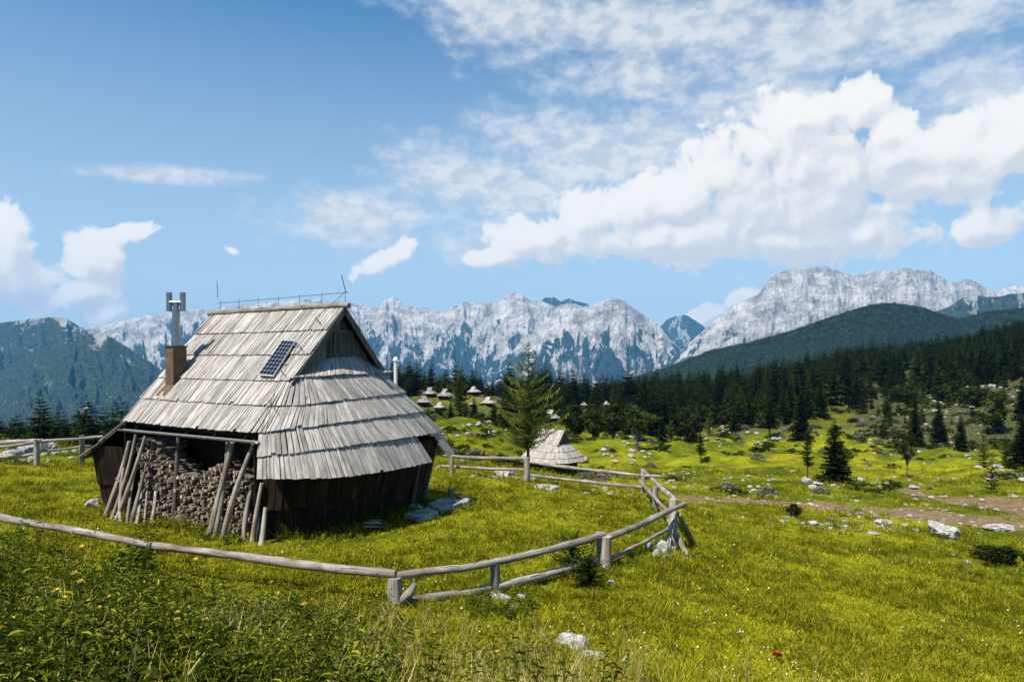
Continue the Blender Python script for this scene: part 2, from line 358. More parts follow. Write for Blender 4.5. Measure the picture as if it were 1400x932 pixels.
def ground_z(x, y):
    x = np.asarray(x, float); y = np.asarray(y, float)
    r = np.hypot(x, y); az = np.arctan2(x, np.maximum(y, 1e-6) * (y > 0) + (y <= 0) * 1e-6)
    az = np.clip(az, math.atan((-330 - CX) / F), math.atan((1730 - CX) / F))
    px = CX + F * np.tan(az); d = np.maximum(r * np.cos(az), .81)
    i = (px - _lp[0]) / (_lp[1] - _lp[0]); j = (np.log(d) - _ld[0]) / (_ld[1] - _ld[0])
    i = np.clip(i, 0, len(_lp) - 1.001); j = np.clip(j, 0, len(_ld) - 1.001)
    a = i.astype(int); b = j.astype(int); u = i - a; v = j - b
    z = (_G[a, b] * (1 - u) + _G[a + 1, b] * u) * (1 - v) + (_G[a, b + 1] * (1 - u) + _G[a + 1, b + 1] * u) * v
    near = sstep(6, 16, d)
    z = z + (fbm(x / 3.2, y / 3.2, 3, 5) * .10 + fbm(x / 7., y / 7., 2, 15) * .22 * sstep(2, 9, x) + .0) * (.4 + .6 * near) * (1 + sstep(24, 60, d) * 1.6)
    z = z + fbm(x / 16., y / 16., 4, 9) * 2.4 * sstep(38, 90, d) * (1 - .5 * sstep(300, 600, d))
    return z - np.maximum(r - 1400, 0) * 0.0
def gz(x, y): return float(ground_z(np.array([x]), np.array([y]))[0])
def at(px, py, d):                                # the point at distance d along a sight line
    return Vector(((px - CX) / F * d, d, CZ - (py - HY) / F * d))
_sd = np.exp(np.linspace(math.log(1.5), math.log(900), 1500))
def hit(px, py):                                  # first ground point along a sight line
    x = (px - CX) / F * _sd; z = CZ - (py - HY) / F * _sd; g = ground_z(x, _sd)
    k = np.nonzero(z <= g)[0]
    k = k[0] if len(k) else len(_sd) - 1
    return Vector((x[k], _sd[k], g[k]))
def on(px, d):                                    # ground at a bearing and distance
    x = (px - CX) / F * d; return Vector((x, d, gz(x, d)))

# path and rough patches (pixel polylines dropped on the ground once, then used in world space)
def polyline_mask(X, Y, pts, w):
    best = np.full(X.shape, 9e9)
    for a, b in zip(pts[:-1], pts[1:]):
        ax, ay, wa = a; bx, by, wb = b; dx, dy = bx - ax, by - ay
        t = np.clip(((X - ax) * dx + (Y - ay) * dy) / (dx * dx + dy * dy + 1e-9), 0, 1)
        best = np.minimum(best, np.hypot(X - ax - t * dx, Y - ay - t * dy) / (wa + (wb - wa) * t))
    return np.exp(-best ** 2)
def gp(lst): return [(*hit(px, py).xy, w) for px, py, w in lst]
PATHS = [gp([(935,684,.9),(1000,687,1.6),(1060,690,1.7),(1120,692,1.3),(1180,697,1.5),(1240,701,1.9),(1310,709,2.0),(1400,722,1.9),(1480,735,1.9)]),
         gp([(1240,671,.9),(1290,680,1.9),(1340,688,2.6),(1400,698,3.),(1480,710,3.)]),
         gp([(660,546,3.),(675,543,3.5)])]
def path_mask(X, Y):
    m = 0
    for p in PATHS: m = np.maximum(m, polyline_mask(X, Y, p, 1))
    return m
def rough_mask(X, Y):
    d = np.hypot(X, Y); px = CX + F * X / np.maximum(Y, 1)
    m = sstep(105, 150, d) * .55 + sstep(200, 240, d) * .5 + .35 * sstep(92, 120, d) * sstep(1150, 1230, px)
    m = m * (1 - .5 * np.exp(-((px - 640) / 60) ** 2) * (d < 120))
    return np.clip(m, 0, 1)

_az = np.concatenate([np.linspace(-R(100), -R(46), 40)[:-1], np.linspace(-R(46), R(46), 460), np.linspace(R(46), R(100), 40)[1:]])
_r = np.concatenate([[.05, .3, .6], np.exp(np.linspace(math.log(.9), math.log(700), 430)), np.exp(np.linspace(math.log(720), math.log(13000), 40))])
_A, _Rr = np.meshgrid(_az, _r)
_X = _Rr * np.sin(_A); _Y = _Rr * np.cos(_A); _Z = ground_z(_X, _Y)
_fall = sstep(1000, 2500, _Rr); _Z = _Z * (1 - _fall) + _fall * (-330)
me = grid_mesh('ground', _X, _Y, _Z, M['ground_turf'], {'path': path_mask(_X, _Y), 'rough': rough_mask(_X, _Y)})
me.flip_normals()
g = tag(mesh_obj('ground', me), 'grassy alpine pasture with a worn earth path', None, None, 'structure')
# ------------------------------------------------------------------ the shingled hut
# hut axes: A along the ridge towards the near gable, Q across (positive = far side); origin under the near ridge end
HA = Vector((.836, -.549, 0)).normalized(); HQ = Vector((.549, .836, 0)).normalized(); HO = Vector((-5.0, 21.0, 0.0))
ZR = 6.75; SL = 1.14; LEN = 6.6
HZ = .40                                                   # ground under the hut
hut = empty('alpine_hut', (HO.x, HO.y, HZ), 0, 'large herdsman hut with weathered grey shingle roof, solar panel and firewood under its eave', 'hut')
def H(a, q, z): return HA * a + HQ * q + Vector((0, 0, z - HZ))             # in the hut's own frame (relative to the empty)
def loc(P): return ((P - HO).dot(HA), (P - HO).dot(HQ), P.z)
def ray_a(px, py, a):                                      # sight line meets the plane a = const
    k = (px - CX) / F; d = (a + HO.dot(HA)) / (k * HA.x + HA.y); return loc(at(px, py, d))
def ray_q(px, py, q):
    k = (px - CX) / F; d = (q + HO.dot(HQ)) / (k * HQ.x + HQ.y); return loc(at(px, py, d))
def ray_roof(px, py, off=0.):                              # sight line meets the big front roof slope
    k = (px - CX) / F; m = (py - HY) / F; zr = ZR + off
    d = (CZ - zr + SL * HO.dot(HQ)) / (SL * (k * HQ.x + HQ.y) + m); return loc(at(px, py, d))

class Curve:
    """polyline through (a,q,z) points, parameter 0..1, smoothed"""
    def __init__(s, pts):
        P = [Vector(p) for p in pts]; out = []
        for i in range(len(P) - 1):
            p0 = P[max(i - 1, 0)]; p1 = P[i]; p2 = P[i + 1]; p3 = P[min(i + 2, len(P) - 1)]
            for k in range(12):
                t = k / 12; out.append(.5 * ((2 * p1) + (p2 - p0) * t + (2 * p0 - 5 * p1 + 4 * p2 - p3) * t * t + (3 * p1 - p0 - 3 * p2 + p3) * t ** 3))
        s.p = out + [P[-1]]; s.relen()
    def relen(s):
        L = [0]
        for a, b in zip(s.p[:-1], s.p[1:]): L.append(L[-1] + (b - a).length)
        s.L = L; s.len = L[-1]
    def __call__(s, t):
        x = min(max(t, 0), 1) * s.len
        for i in range(len(s.L) - 1):
            if s.L[i + 1] >= x: break
        u = (x - s.L[i]) / max(s.L[i + 1] - s.L[i], 1e-9); return s.p[i].lerp(s.p[i + 1], u)

def course(mb, top, bot, w=.125, th=.028, lift=.07, over=.09, jit=.012, lean=0., cut=None, rbias=0.):
    """one row of split boards from curve top down to curve bot; the lower ends stand proud of the row below"""
    n = max(3, int(max(top.len, bot.len) / w)); ts = [0]
    for i in range(n): ts.append(ts[-1] + random.uniform(.65, 1.35))
    ts = [t / ts[-1] for t in ts]
    for i in range(n):
        ta, tb = ts[i], ts[i + 1]
        if cut and cut((ta + tb) / 2): continue
        g = .015 * random.random() ** 2 + .003; eps = g / max(bot.len, .1)
        tl, tr, bl, br = top(ta + eps), top(tb - eps), bot(ta + eps), bot(tb - eps)
        P = [H(*v) for v in (tl, tr, br, bl)]
        nrm = (P[3] - P[0]).cross(P[1] - P[0]).normalized()
        down = ((P[3] - P[0]) + (P[2] - P[1])).normalized(); ext = over + random.uniform(-jit, jit)
        l2 = lift + random.uniform(-.010, .014); l1 = .006 + random.uniform(0, .008)
        sk = random.uniform(-.007, .007)
        if random.random() < .03: ext -= random.uniform(.02, .09)
        tl, tr = P[0] + nrm * l1 - down * .05, P[1] + nrm * l1 - down * .05
        bl, br = P[3] + nrm * (l2 + sk) + down * ext, P[2] + nrm * (l2 - sk) + down * (ext + random.uniform(-.012, .012))
        mb.board(tl, tr, br, bl, nrm, th, min(1, max(0, random.random() + rbias)))

ZC = [6.75, 6.08, 5.36, 4.62, 3.96, 3.28]
def qz(z): return (ZR - z) / SL
# big slopes
mb = MB(); mbq = MB()
for i in range(5):
    t = Curve([(-LEN, -qz(ZC[i]), ZC[i]), (-LEN / 2, -qz(ZC[i]) , ZC[i]), (0, -qz(ZC[i]), ZC[i])])
    b = Curve([(-LEN + (.1 if i > 2 else 0), -qz(ZC[i + 1]), ZC[i + 1]), (-LEN / 2, -qz(ZC[i + 1]), ZC[i + 1] - .02), (0, -qz(ZC[i + 1]), ZC[i + 1])])
    if i > 2: t.p = [p for p in t.p if p.x <= -.5] + [Vector((-.5, -qz(ZC[i]), ZC[i]))]; b.p = [p for p in b.p if p.x <= -.5] + [Vector((-.5, -qz(ZC[i + 1]), ZC[i + 1]))]; t.relen(); b.relen()
    course(mb, t, b)
    t2 = Curve([(0, qz(ZC[i]), ZC[i]), (-LEN, qz(ZC[i]), ZC[i])]); b2 = Curve([(0, qz(ZC[i + 1]), ZC[i + 1]), (-LEN, qz(ZC[i + 1]), ZC[i + 1])])
    course(mbq, t2, b2)
for z0, z1, q0, q1 in ((3.28, 2.7, qz(3.28), 3.62), (2.7, 2.12, 3.62, 4.2)):
    course(mbq, Curve([(0, q0, z0), (-LEN, q0, z0)]), Curve([(.2, q1, z1), (-LEN - .2, q1, z1)]))
front_slope = mb; mbq.build('roof_slope', M['shingle_wood'], hut)
# dark boarding under the slopes, so no light leaks between boards
mb = MB()
for sgn in (-1, 1):
    zl = 3.3 if sgn < 0 else 2.2; ql = qz(3.3) if sgn < 0 else 4.1
    a, b, c, d = H(-LEN, 0, ZR - .05), H(-.02, 0, ZR - .05), H(-.02, sgn * ql, zl - .05), H(-LEN, sgn * ql, zl - .05)
    n = (d - a).cross(b - a).normalized(); n = n if n.z > 0 else -n
    mb.board(a, b, c, d, n, .03)
mb.build('roof_boarding', M['dark_wall_wood'], hut)

# near end hip, fitted row by row
L0 = Curve([ray_a(418, 504, -.32), ray_a(440, 494, -.32), ray_a(467, 488, -.32), ray_a(492, 490, -.32), ray_a(517, 501, -.32)])
L1 = Curve([ray_a(403, 517, 0), ray_a(440, 514, .13), ray_a(468, 511, .2), ray_a(500, 510, .15), ray_a(527, 509, 0)])
L2 = Curve([ray_a(383, 553, -.02), ray_a(420, 550, .45), ray_a(465, 545, .65), ray_a(510, 540, .65), ray_a(540, 537, .5), ray_a(551, 536, .2), (-.1, 2.45, 3.96)])
L3 = Curve([ray_a(354, 589, -.03), ray_a(400, 584, .6), ray_a(465, 575, 1.05), ray_a(520, 568, 1.1), ray_a(560, 563, .9), ray_a(576, 561, .5), (-.1, 3.1, 3.3)])
L4 = Curve([ray_a(352, 621, .2), ray_a(400, 616, .85), ray_a(465, 608, 1.4), ray_a(530, 599, 1.55), ray_a(580, 592, 1.25), ray_a(600, 588, .8), (.05, 3.62, 2.72)])
L5 = Curve([ray_a(351, 654, .45), ray_a(400, 654, 1.1), ray_a(463, 652, 1.75), ray_a(530, 643, 2.0), ray_a(588, 631, 1.75), ray_a(618, 620, 1.15), (.2, 4.2, 2.1)])
mb = MB()
def corner(L, z, u):                                       # round the corner from the big slope into the hip
    return Curve([(-.5, -qz(z), z), (-.16, -qz(z), z), L(u * .45), L(u)])
class Part:
    def __init__(s, c, u): s.c, s.u, s.len = c, u, c.len * (1 - u)
    def __call__(s, t): return s.c(s.u + (1 - s.u) * t)
course(mb, L0, L1); course(mb, L3, L4)
course(front_slope, corner(L1, 4.62, .16), corner(L2, 3.96, .22)); course(front_slope, corner(L2, 3.96, .2), corner(L3, 3.28, .22))
course(mb, Part(L1, .16), Part(L2, .22)); course(mb, Part(L2, .2), Part(L3, .22))
front_slope.build('roof_slope', M['shingle_wood'], hut)
_gap = lambda t: False
def px_of(P): return CX + F * P.x / P.y
def cut5(t):
    p = L5(t); w = HO + HA * p.x + HQ * p.y; x = px_of(w)
    p4 = L4(t); w4 = HO + HA * p4.x + HQ * p4.y; x4 = px_of(w4)
    return 568 < x4 < 589
course(mb, L4, L5, w=.125, cut=cut5, over=.03)
mb.build('hip_roof', M['shingle_wood'], hut)
# far end hip
def oval(a0, aw, q, z, bulge, zc=None):
    zc = z if zc is None else zc
    return Curve([(a0, q, z), (a0 - bulge * .62, q * .72, z), (a0 - bulge, 0, zc), (a0 - bulge * .62, -q * .72, z), (a0, -q, z)])
E0 = oval(-LEN + .32, 0, 1.75, 4.72, .02, 5.2); E1 = oval(-LEN, 0, 1.9, 4.62, .25); E2 = oval(-LEN, 0, 2.5, 3.96, .75); E3 = oval(-LEN + .05, 0, 3.1, 3.22, 1.15)
E4 = oval(-6.95, 0, 3.58, 2.63, 1.3); E5 = oval(-7.4, 0, 3.95, 2.16, 1.35)
mb = MB()
for t, b in ((E0, E1), (E1, E2), (E2, E3), (E3, E4), (E4, E5)): course(mb, t, b, w=.13, over=.05)
mb.build('hip_roof', M['shingle_wood'], hut)
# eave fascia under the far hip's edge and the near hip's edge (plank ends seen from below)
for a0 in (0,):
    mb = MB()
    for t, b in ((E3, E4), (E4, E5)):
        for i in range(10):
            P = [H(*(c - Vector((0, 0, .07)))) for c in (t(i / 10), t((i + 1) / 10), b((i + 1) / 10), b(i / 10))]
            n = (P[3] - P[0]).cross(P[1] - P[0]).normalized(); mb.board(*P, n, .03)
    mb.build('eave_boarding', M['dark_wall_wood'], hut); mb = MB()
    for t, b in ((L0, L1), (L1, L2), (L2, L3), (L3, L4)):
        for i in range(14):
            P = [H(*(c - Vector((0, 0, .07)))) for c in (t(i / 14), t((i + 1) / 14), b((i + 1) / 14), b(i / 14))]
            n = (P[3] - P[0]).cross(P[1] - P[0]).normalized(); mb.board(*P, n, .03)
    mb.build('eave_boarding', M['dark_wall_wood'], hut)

# gables: vertical planks, shutter, bargeboards
def gable(a, out, zb):
    mb = MB(); w = qz(zb); q = -w
    while q < w:
        qw = random.uniform(.13, .2); q2 = min(q + qw, w)
        za, zc = ZR - SL * abs(q) - .06, ZR - SL * abs(q2) - .06
        off = random.uniform(0, .014)
        P = [H(a + out * off, q + .004, max(za, zb)), H(a + out * off, q2 - .004, max(zc, zb)), H(a + out * off, q2 - .004, zb), H(a + out * off, q + .004, zb)]
        if out < 0: P = [P[1], P[0], P[3], P[2]]
        mb.board(*P, HA * out, .025); q = q2
    return mb.build('gable_wall', M['gable_wood'], hut)
gw = gable(-.34, 1, 4.5); gable(-LEN + .34, -1, 4.5)
mb = MB(); hq0, hq1 = ray_a(457, 470, -.3)[1], ray_a(481, 470, -.3)[1]; hz1 = ray_a(460, 453, -.3)[2]; hz0 = ray_a(460, 485, -.3)[2]
q = hq0 + .05
for k in range(4):
    w = (hq1 - hq0 - .1) / 4
    mb.board(H(-.29, q + .004, hz1 - .05), H(-.29, q + w - .004, hz1 - .05), H(-.29, q + w - .004, hz0 + .03), H(-.29, q + .004, hz0 + .03), HA, .025); q += w
hs = mb.build('shutter', M['gable_wood'], gw)
mb = MB()
mb.box(H(-.285, (hq0 + hq1) / 2, hz1), HQ * ((hq1 - hq0) / 2 + .09), HA * .03, Vector((0, 0, .04)))
mb.box(H(-.285, (hq0 + hq1) / 2, hz0), HQ * ((hq1 - hq0) / 2 + .05), HA * .03, Vector((0, 0, .025)))
for q in (hq0, hq1): mb.box(H(-.29, q, (hz0 + hz1) / 2), HQ * .045, HA * .022, Vector((0, 0, (hz1 - hz0) / 2 - .045)))
mb.build('frame', M['trim_wood'], hs)
for a, out in ((0.02, 1), (-LEN - .02, -1)):
    for s in (-1, 1):
        mb = MB(); zb = 4.52; qb = qz(zb)
        o = .02 if s < 0 else .04
        P0, P1 = H(a, s * .02, ZR - .0), H(a, s * qb, zb - .0)
        dn = Vector((0, 0, -.24)); t = HA * out
        mb.board(P0, P1, P1 + dn, P0 + dn, t, .05); mb.build('bargeboard', M['trim_wood'], hut)
mb = MB(); pts = [H(-LEN - .18 + (LEN + .36) * i / 14, 0, ZR + .045 + random.uniform(-.02, .02)) for i in range(15)]
mb.tube(pts, [.085 + random.uniform(-.015, .015) for _ in pts], 12, wob=.15); mb.build('ridge_log', M['pole_wood'], hut, True)

# walls: two tiers of planks leaning out towards the eave, around both ends
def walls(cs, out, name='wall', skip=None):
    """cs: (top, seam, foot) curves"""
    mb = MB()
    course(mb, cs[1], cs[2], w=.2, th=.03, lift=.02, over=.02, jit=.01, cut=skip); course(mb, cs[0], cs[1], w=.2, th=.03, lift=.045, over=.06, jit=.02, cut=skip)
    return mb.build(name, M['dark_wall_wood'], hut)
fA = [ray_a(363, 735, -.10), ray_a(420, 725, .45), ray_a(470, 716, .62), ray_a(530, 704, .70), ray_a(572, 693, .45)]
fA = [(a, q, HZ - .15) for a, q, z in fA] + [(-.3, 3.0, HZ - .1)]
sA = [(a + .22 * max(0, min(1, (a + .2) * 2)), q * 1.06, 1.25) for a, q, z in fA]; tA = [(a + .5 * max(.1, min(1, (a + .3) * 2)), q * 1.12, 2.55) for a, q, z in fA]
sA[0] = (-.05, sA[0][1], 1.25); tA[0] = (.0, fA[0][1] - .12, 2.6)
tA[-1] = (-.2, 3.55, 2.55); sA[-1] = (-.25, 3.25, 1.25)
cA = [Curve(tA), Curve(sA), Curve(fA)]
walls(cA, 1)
# doorway bay at the far right corner: side cheek, dark doorway, lit jamb boards
mb = MB()
dq = [ray_a(598, 640, .25), ray_a(609, 624, .55), ray_a(590, 684, .35)]
p1 = H(.95, 2.62, 2.35); p2 = H(.62, 3.35, 2.35); p3 = H(.35, 3.05, HZ - .05); p4 = H(.68, 2.35, HZ - .05)
n = (p4 - p1).cross(p2 - p1).normalized()
for i in range(4):
    u, v = i / 4, (i + 1) / 4
    mb.board(p1.lerp(p2, u + .01), p1.lerp(p2, v - .01), p4.lerp(p3, v - .01), p4.lerp(p3, u + .01), n, .035)
dr = mb.build('door', M['dark_wall_wood'], hut)
mb = MB(); mb.tube([H(.83, 2.6, 1.4) + n * .03, H(.83, 2.6, 1.28) + n * .03], .012, 6); mb.build('handle', M['dark_metal'], dr)
mb = MB(); mb.tube([H(1.12, 2.2, 2.42), H(.75, 2.12, HZ - .05)], .07, 8); mb.tube([H(.66, 3.5, 2.45), H(.38, 3.12, HZ - .05)], .06, 8)
mb.build('door_post', M['bark_wood'], hut, True)
# far end wall wraps to the front
def endc(a0, q, z, b, af): return Curve([(a0 + 1.0, q, z), (a0, q, z), (a0 - b * .75, q * .55, z), (a0 - b, 0, z), (a0 - b * .75, -q * .55, z), (a0, -q, z), (a0 * .6 + af * .4, -q + .1, z), (af, -q + .28, z)])
cE = [endc(-7.45, 3.58, 2.42, .6, -6.2), endc(-7.38, 3.38, 1.3, .5, -6.2), endc(-7.28, 3.22, HZ - .15, .45, -6.2)]
walls(cE, -1)
# long sides: back wall behind the firewood, far wall
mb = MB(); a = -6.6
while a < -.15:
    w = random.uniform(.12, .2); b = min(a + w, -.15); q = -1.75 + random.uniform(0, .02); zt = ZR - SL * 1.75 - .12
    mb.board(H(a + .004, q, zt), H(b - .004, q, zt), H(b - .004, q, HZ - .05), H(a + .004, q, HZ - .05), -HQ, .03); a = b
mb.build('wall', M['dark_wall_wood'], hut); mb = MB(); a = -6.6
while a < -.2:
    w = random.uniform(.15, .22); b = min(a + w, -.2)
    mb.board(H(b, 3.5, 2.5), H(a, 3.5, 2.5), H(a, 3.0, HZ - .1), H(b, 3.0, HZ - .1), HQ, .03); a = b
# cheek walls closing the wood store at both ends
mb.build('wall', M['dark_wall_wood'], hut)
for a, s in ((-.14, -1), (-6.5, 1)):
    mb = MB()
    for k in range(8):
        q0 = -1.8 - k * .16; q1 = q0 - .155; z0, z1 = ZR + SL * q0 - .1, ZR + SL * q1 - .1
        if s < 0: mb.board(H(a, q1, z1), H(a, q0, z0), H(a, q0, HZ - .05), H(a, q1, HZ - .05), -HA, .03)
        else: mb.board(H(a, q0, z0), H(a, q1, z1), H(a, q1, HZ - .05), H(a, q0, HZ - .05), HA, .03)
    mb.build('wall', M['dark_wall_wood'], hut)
# gutter trough along the front eave on brackets
g0, g1 = ray_q(164, 586, -3.22), ray_q(351, 603, -3.22)
mb = MB(); n = 10; A0, A1 = H(*g0), H(*g1); prof = []
for k in range(9):
    t = math.pi * k / 8; prof.append((-math.cos(t) * .085, -math.sin(t) * .075))
for i in range(n):
    pa, pb = A0.lerp(A1, i / n), A0.lerp(A1, (i + 1) / n)
    for (x0, y0), (x1, y1) in zip(prof[:-1], prof[1:]):
        f = lambda p, x, y, s: p + HQ * (x * s) + Vector((0, 0, y * s))
        mb.face([f(pa, x0, y0, 1), f(pa, x1, y1, 1), f(pb, x1, y1, 1), f(pb, x0, y0, 1)]); mb.face([f(pa, x0, y0, .86), f(pb, x0, y0, .86), f(pb, x1, y1, .86), f(pa, x1, y1, .86)])
    for sx in (-1, 1):
        f = lambda p, s: p + HQ * (sx * .085 * s)
        mb.face([f(pa, 1), f(pb, 1), f(pb, .86), f(pa, .86)])
gut = mb.build('gutter', M['zinc'], hut)
for i in range(5):
    mb = MB(); p = A0.lerp(A1, (i + .5) / 5); q = [p + HQ * (x * 1.06) + Vector((0, 0, y * 1.06)) for x, y in prof]
    for u, v in zip(q[:-1], q[1:]): mb.tube([u, v], .008, 5, caps=False)
    mb.tube([q[-1], q[-1] + HQ * .1 + Vector((0, 0, .12))], .008, 5, caps=False)
    mb.build('bracket', M['dark_metal'], gut)
# eave posts and plate beam of the wood store
mb = MB(); mb.tube([H(-6.4, -2.86, 3.16), H(-.1, -2.86, 3.16)], .075, 8); mb.build('eave_beam', M['dark_wall_wood'], hut)
for pxb, pyb, pxt, pyt in ((237, 702, 244, 597), (352, 732, 353, 655)):
    b = ray_q(pxb, pyb, -2.98); t = ray_q(pxt, pyt, -2.9)
    mb = MB(); mb.tube([H(b[0], b[1], HZ - .1), H(*t)], [.07, .06], 8, wob=.1); mb.build('post', M['trim_wood'], hut)

# chimney: sheet-metal box, steel flue, H-shaped cowl
ca, cq = loc(at(240, 520, 22.4))[:2]; cq = -1.95; ca = -5.58; S = .225; top = 5.57
mb = MB(); zb0 = ZR + SL * (cq - S) - .1
mb.box(H(ca, cq, (top + zb0) / 2), HA * S, HQ * S, Vector((0, 0, (top - zb0) / 2))); ch = mb.build('chimney', M['brown_sheet_metal'], hut)
mb = MB(); mb.box(H(ca, cq, top + .02), HA * (S + .03), HQ * (S + .03), Vector((0, 0, .02))); mb.build('cap', M['dark_metal'], ch)
mb = MB(); q0 = cq - S
P = [H(ca - S, q0 + .02, ZR + SL * (q0 + .02) + .09), H(ca + S, q0 + .02, ZR + SL * (q0 + .02) + .09), H(ca + S + .05, q0 - .3, ZR + SL * (q0 - .3) + .09), H(ca - S - .1, q0 - .3, ZR + SL * (q0 - .3) + .09)]
mb.board(*P, (P[3] - P[0]).cross(P[1] - P[0]).normalized(), .02); mb.build('flashing', M['brown_sheet_metal'], ch)
mb = MB(); mb.tube([H(ca, cq, top + .03), H(ca, cq, top + .45)], [.15, .125], 16, caps=False); mb.tube([H(ca, cq, top + .4), H(ca, cq, 6.75)], .115, 16); fl = mb.build('flue_pipe', M['steel'], ch, True)
mb = MB()
mb.tube([H(ca, cq, 6.72), H(ca, cq, 7.0)], .09, 12); cs = HA * .72 + HQ * .45; cs.normalize()
C0 = H(ca, cq, 6.98); mb.tube([C0 - cs * .2, C0 + cs * .2], .085, 12)
for s in (-1, 1):
    c = C0 + cs * (.22 * s); mb.tube([c - Vector((0, 0, .27)), c + Vector((0, 0, .33))], .088, 14, caps=False); mb.tube([c - Vector((0, 0, .27)), c + Vector((0, 0, .33))], .08, 14, caps=False)
mb.build('cowl', M['steel'], fl, True)
# pale vent pipe on the far slope
va = -.75; mb = MB(); vp = [loc(at(541, y, 25.0)) for y in (524, 494)]
mb.tube([H(vp[0][0], vp[0][1], 2.9), H(vp[1][0], vp[1][1], vp[1][2])], .068, 12); v = mb.build('vent_pipe', M['pale_pipe'], hut, True)
mb = MB(); mb.tube([H(vp[1][0], vp[1][1], vp[1][2] + .02), H(vp[1][0], vp[1][1], vp[1][2] + .1), H(vp[1][0], vp[1][1], vp[1][2] + .17)], [.10, .095, .03], 12); mb.build('cap', M['pale_pipe'], v, True)

# solar panel on standoffs
off = .16; c4 = [ray_roof(x, y, off * 1.5) for x, y in ((386.5, 464), (404, 465), (373, 514), (352.5, 512))]
P = [H(*c) for c in c4]; n = (P[3] - P[0]).cross(P[1] - P[0]).normalized()
mb = MB(); mb.board(*P, n, .04); sp = mb.build('solar_panel', M['panel_frame'], hut)
ctr = sum(P, Vector()) / 4; I = [p.lerp(ctr, .05) + n * .004 for p in P]
mb = MB(); mb.face(I, [(0, 9), (4, 9), (4, 0), (0, 0)]); mb.build('solar_cells', M['solar_cells'], sp)
for p in P: q = p.lerp(ctr, .06); mb = MB(); mb.tube([q - n * .03, q - n * .19], .012, 5); mb.build('bracket', M['dark_metal'], sp)
for f in (.12, .62):
    q = P[1].lerp(P[2], f); mb = MB(); mb.tube([q - n * .02, q + HA * .24 - n * .17], .014, 5); mb.tube([q - n * .02, q - HQ * .12 - n * .2], .014, 5)
    mb.build('bracket', M['dark_metal'], sp)

# lightning conductor: wire on stand-offs along the ridge, air terminals, down cables
mb = MB(); zt = ZR + .42
mb.tube([H(-6.25 + 6.4 * i / 12, 0, zt - .05 + .05 * i / 12) for i in range(13)], .009, 5)
for i in range(7):
    a = -6.1 + i * 1.02; mb.tube([H(a, 0, ZR + .1), H(a, 0, zt + .04)], .008, 5)
t0 = ray_q(296.5, 384, 0); t1 = ray_q(298, 408, 0); mb.tube([H(*t1), H(*t0)], .012, 6)
t0 = ray_q(467, 376, 0); t1 = ray_q(472.5, 399, 0); mb.tube([H(*t1), H(*t0)], .014, 6); mb.tube([H(*t1), H(.12, 0, zt)], .01, 5)
mb.build('lightning_rod', M['dark_metal'], hut)
mb = MB()
def rr(px, py, o=.10): return H(*ray_roof(px, py, o * 1.5))
mb.tube([H(.0, 0, zt), rr(432, 435), rr(408, 470), rr(392, 500), rr(374, 538), rr(366, 560), rr(357, 590)], .008, 5)
for x, y in ((432, 435), (407, 470), (384, 506), (368, 548)): mb.tube([rr(x - 1, y - 1), rr(x + 7, y + 8, .16)], .01, 5)
mb.build('lightning_cable', M['dark_metal'], hut)
import bmesh
# ------------------------------------------------------------------ firewood and poles under the front eave
def HW(a, q, z): return HO + HA * a + HQ * q + Vector((0, 0, z))
top_prof = [ray_q(x, y, -2.6) for x, y in ((182, 630), (196, 606), (205, 598), (231, 606), (243, 622), (257, 645), (292, 650), (302, 639), (316, 630), (347, 648))]
tpa = [p[0] for p in top_prof]; tpz = [p[2] for p in top_prof]
logs = []
for k in range(9):
    mb = MB(); L = random.uniform(.7, .95); r = random.uniform(.042, .066)
    if k < 5:   # split billet: wedge or half-round section
        m = random.choice((4, 5, 6)); a0 = random.random() * 6; ang = sorted(random.random() * 6.28 for _ in range(m)) if k < 3 else [6.28 * i / m for i in range(m)]
        sec = [(math.cos(a0 + i * 6.283 / m) * r * random.uniform(.75, 1.2), math.sin(a0 + i * 6.283 / m) * r * random.uniform(.75, 1.2)) for i in range(m)]
    else:
        m = 9; sec = [(math.cos(i * 6.283 / m) * r * random.uniform(.9, 1.1), math.sin(i * 6.283 / m) * r * random.uniform(.9, 1.1)) for i in range(m)]
    for i in range(m):
        (x0, z0), (x1, z1) = sec[i], sec[(i + 1) % m]
        mb.face([(x0, -L / 2, z0), (x1, -L / 2, z1), (x1, L / 2, z1), (x0, L / 2, z0)], [(i * .1, 0), (i * .1 + .1, 0), (i * .1 + .1, L), (i * .1, L)], .3 + .1 * k, 0)
    mb.face([(x, -L / 2, z) for x, z in sec][::-1], [(x, z) for x, z in sec][::-1], random.random(), 1)
    mb.face([(x, L / 2, z) for x, z in sec], [(x, z) for x, z in sec], random.random(), 1)
    logs.append(mb.data('firewood', [M['bark_wood'], M['cut_wood']]))
nlog = 0; row = 0; z = HZ + .09
rq = math.atan2(HQ.y, HQ.x) - math.pi / 2
allp = []
while z < 3.1:
    a = -6.0 + (row % 2) * .056
    while a < -.45:
        if z < np.interp(a, tpa, tpz) + random.uniform(-.06, .05):
            q = -2.52 + random.uniform(-.13, .08) - max(0, 1.1 - z) * .18
            o = bpy.data.objects.new('firewood_log', random.choice(logs))
            o.location = HW(a + random.uniform(-.03, .03), q, z + random.uniform(-.03, .03))
            messy = 1.3 if (-5.6 < a < -3.6 and .6 < z < 1.9) else .32
            o.rotation_euler = (random.uniform(-.12, .12) * messy, random.random() * 6.28, rq + random.uniform(-.75, .55) * messy)
            s = random.uniform(.65, 1.2); o.scale = (s, random.uniform(.8, 1.1), s * random.uniform(.8, 1.1))
            allp.append(o)
        a += .112
    z += .10; row += 1
random.shuffle(allp); extra = allp[290:]
for o in allp[:290]: COL.objects.link(o); tag(o, 'split firewood log stacked under the front eave of the large hut', 'log', 'firewood logs stacked under the hut eave')
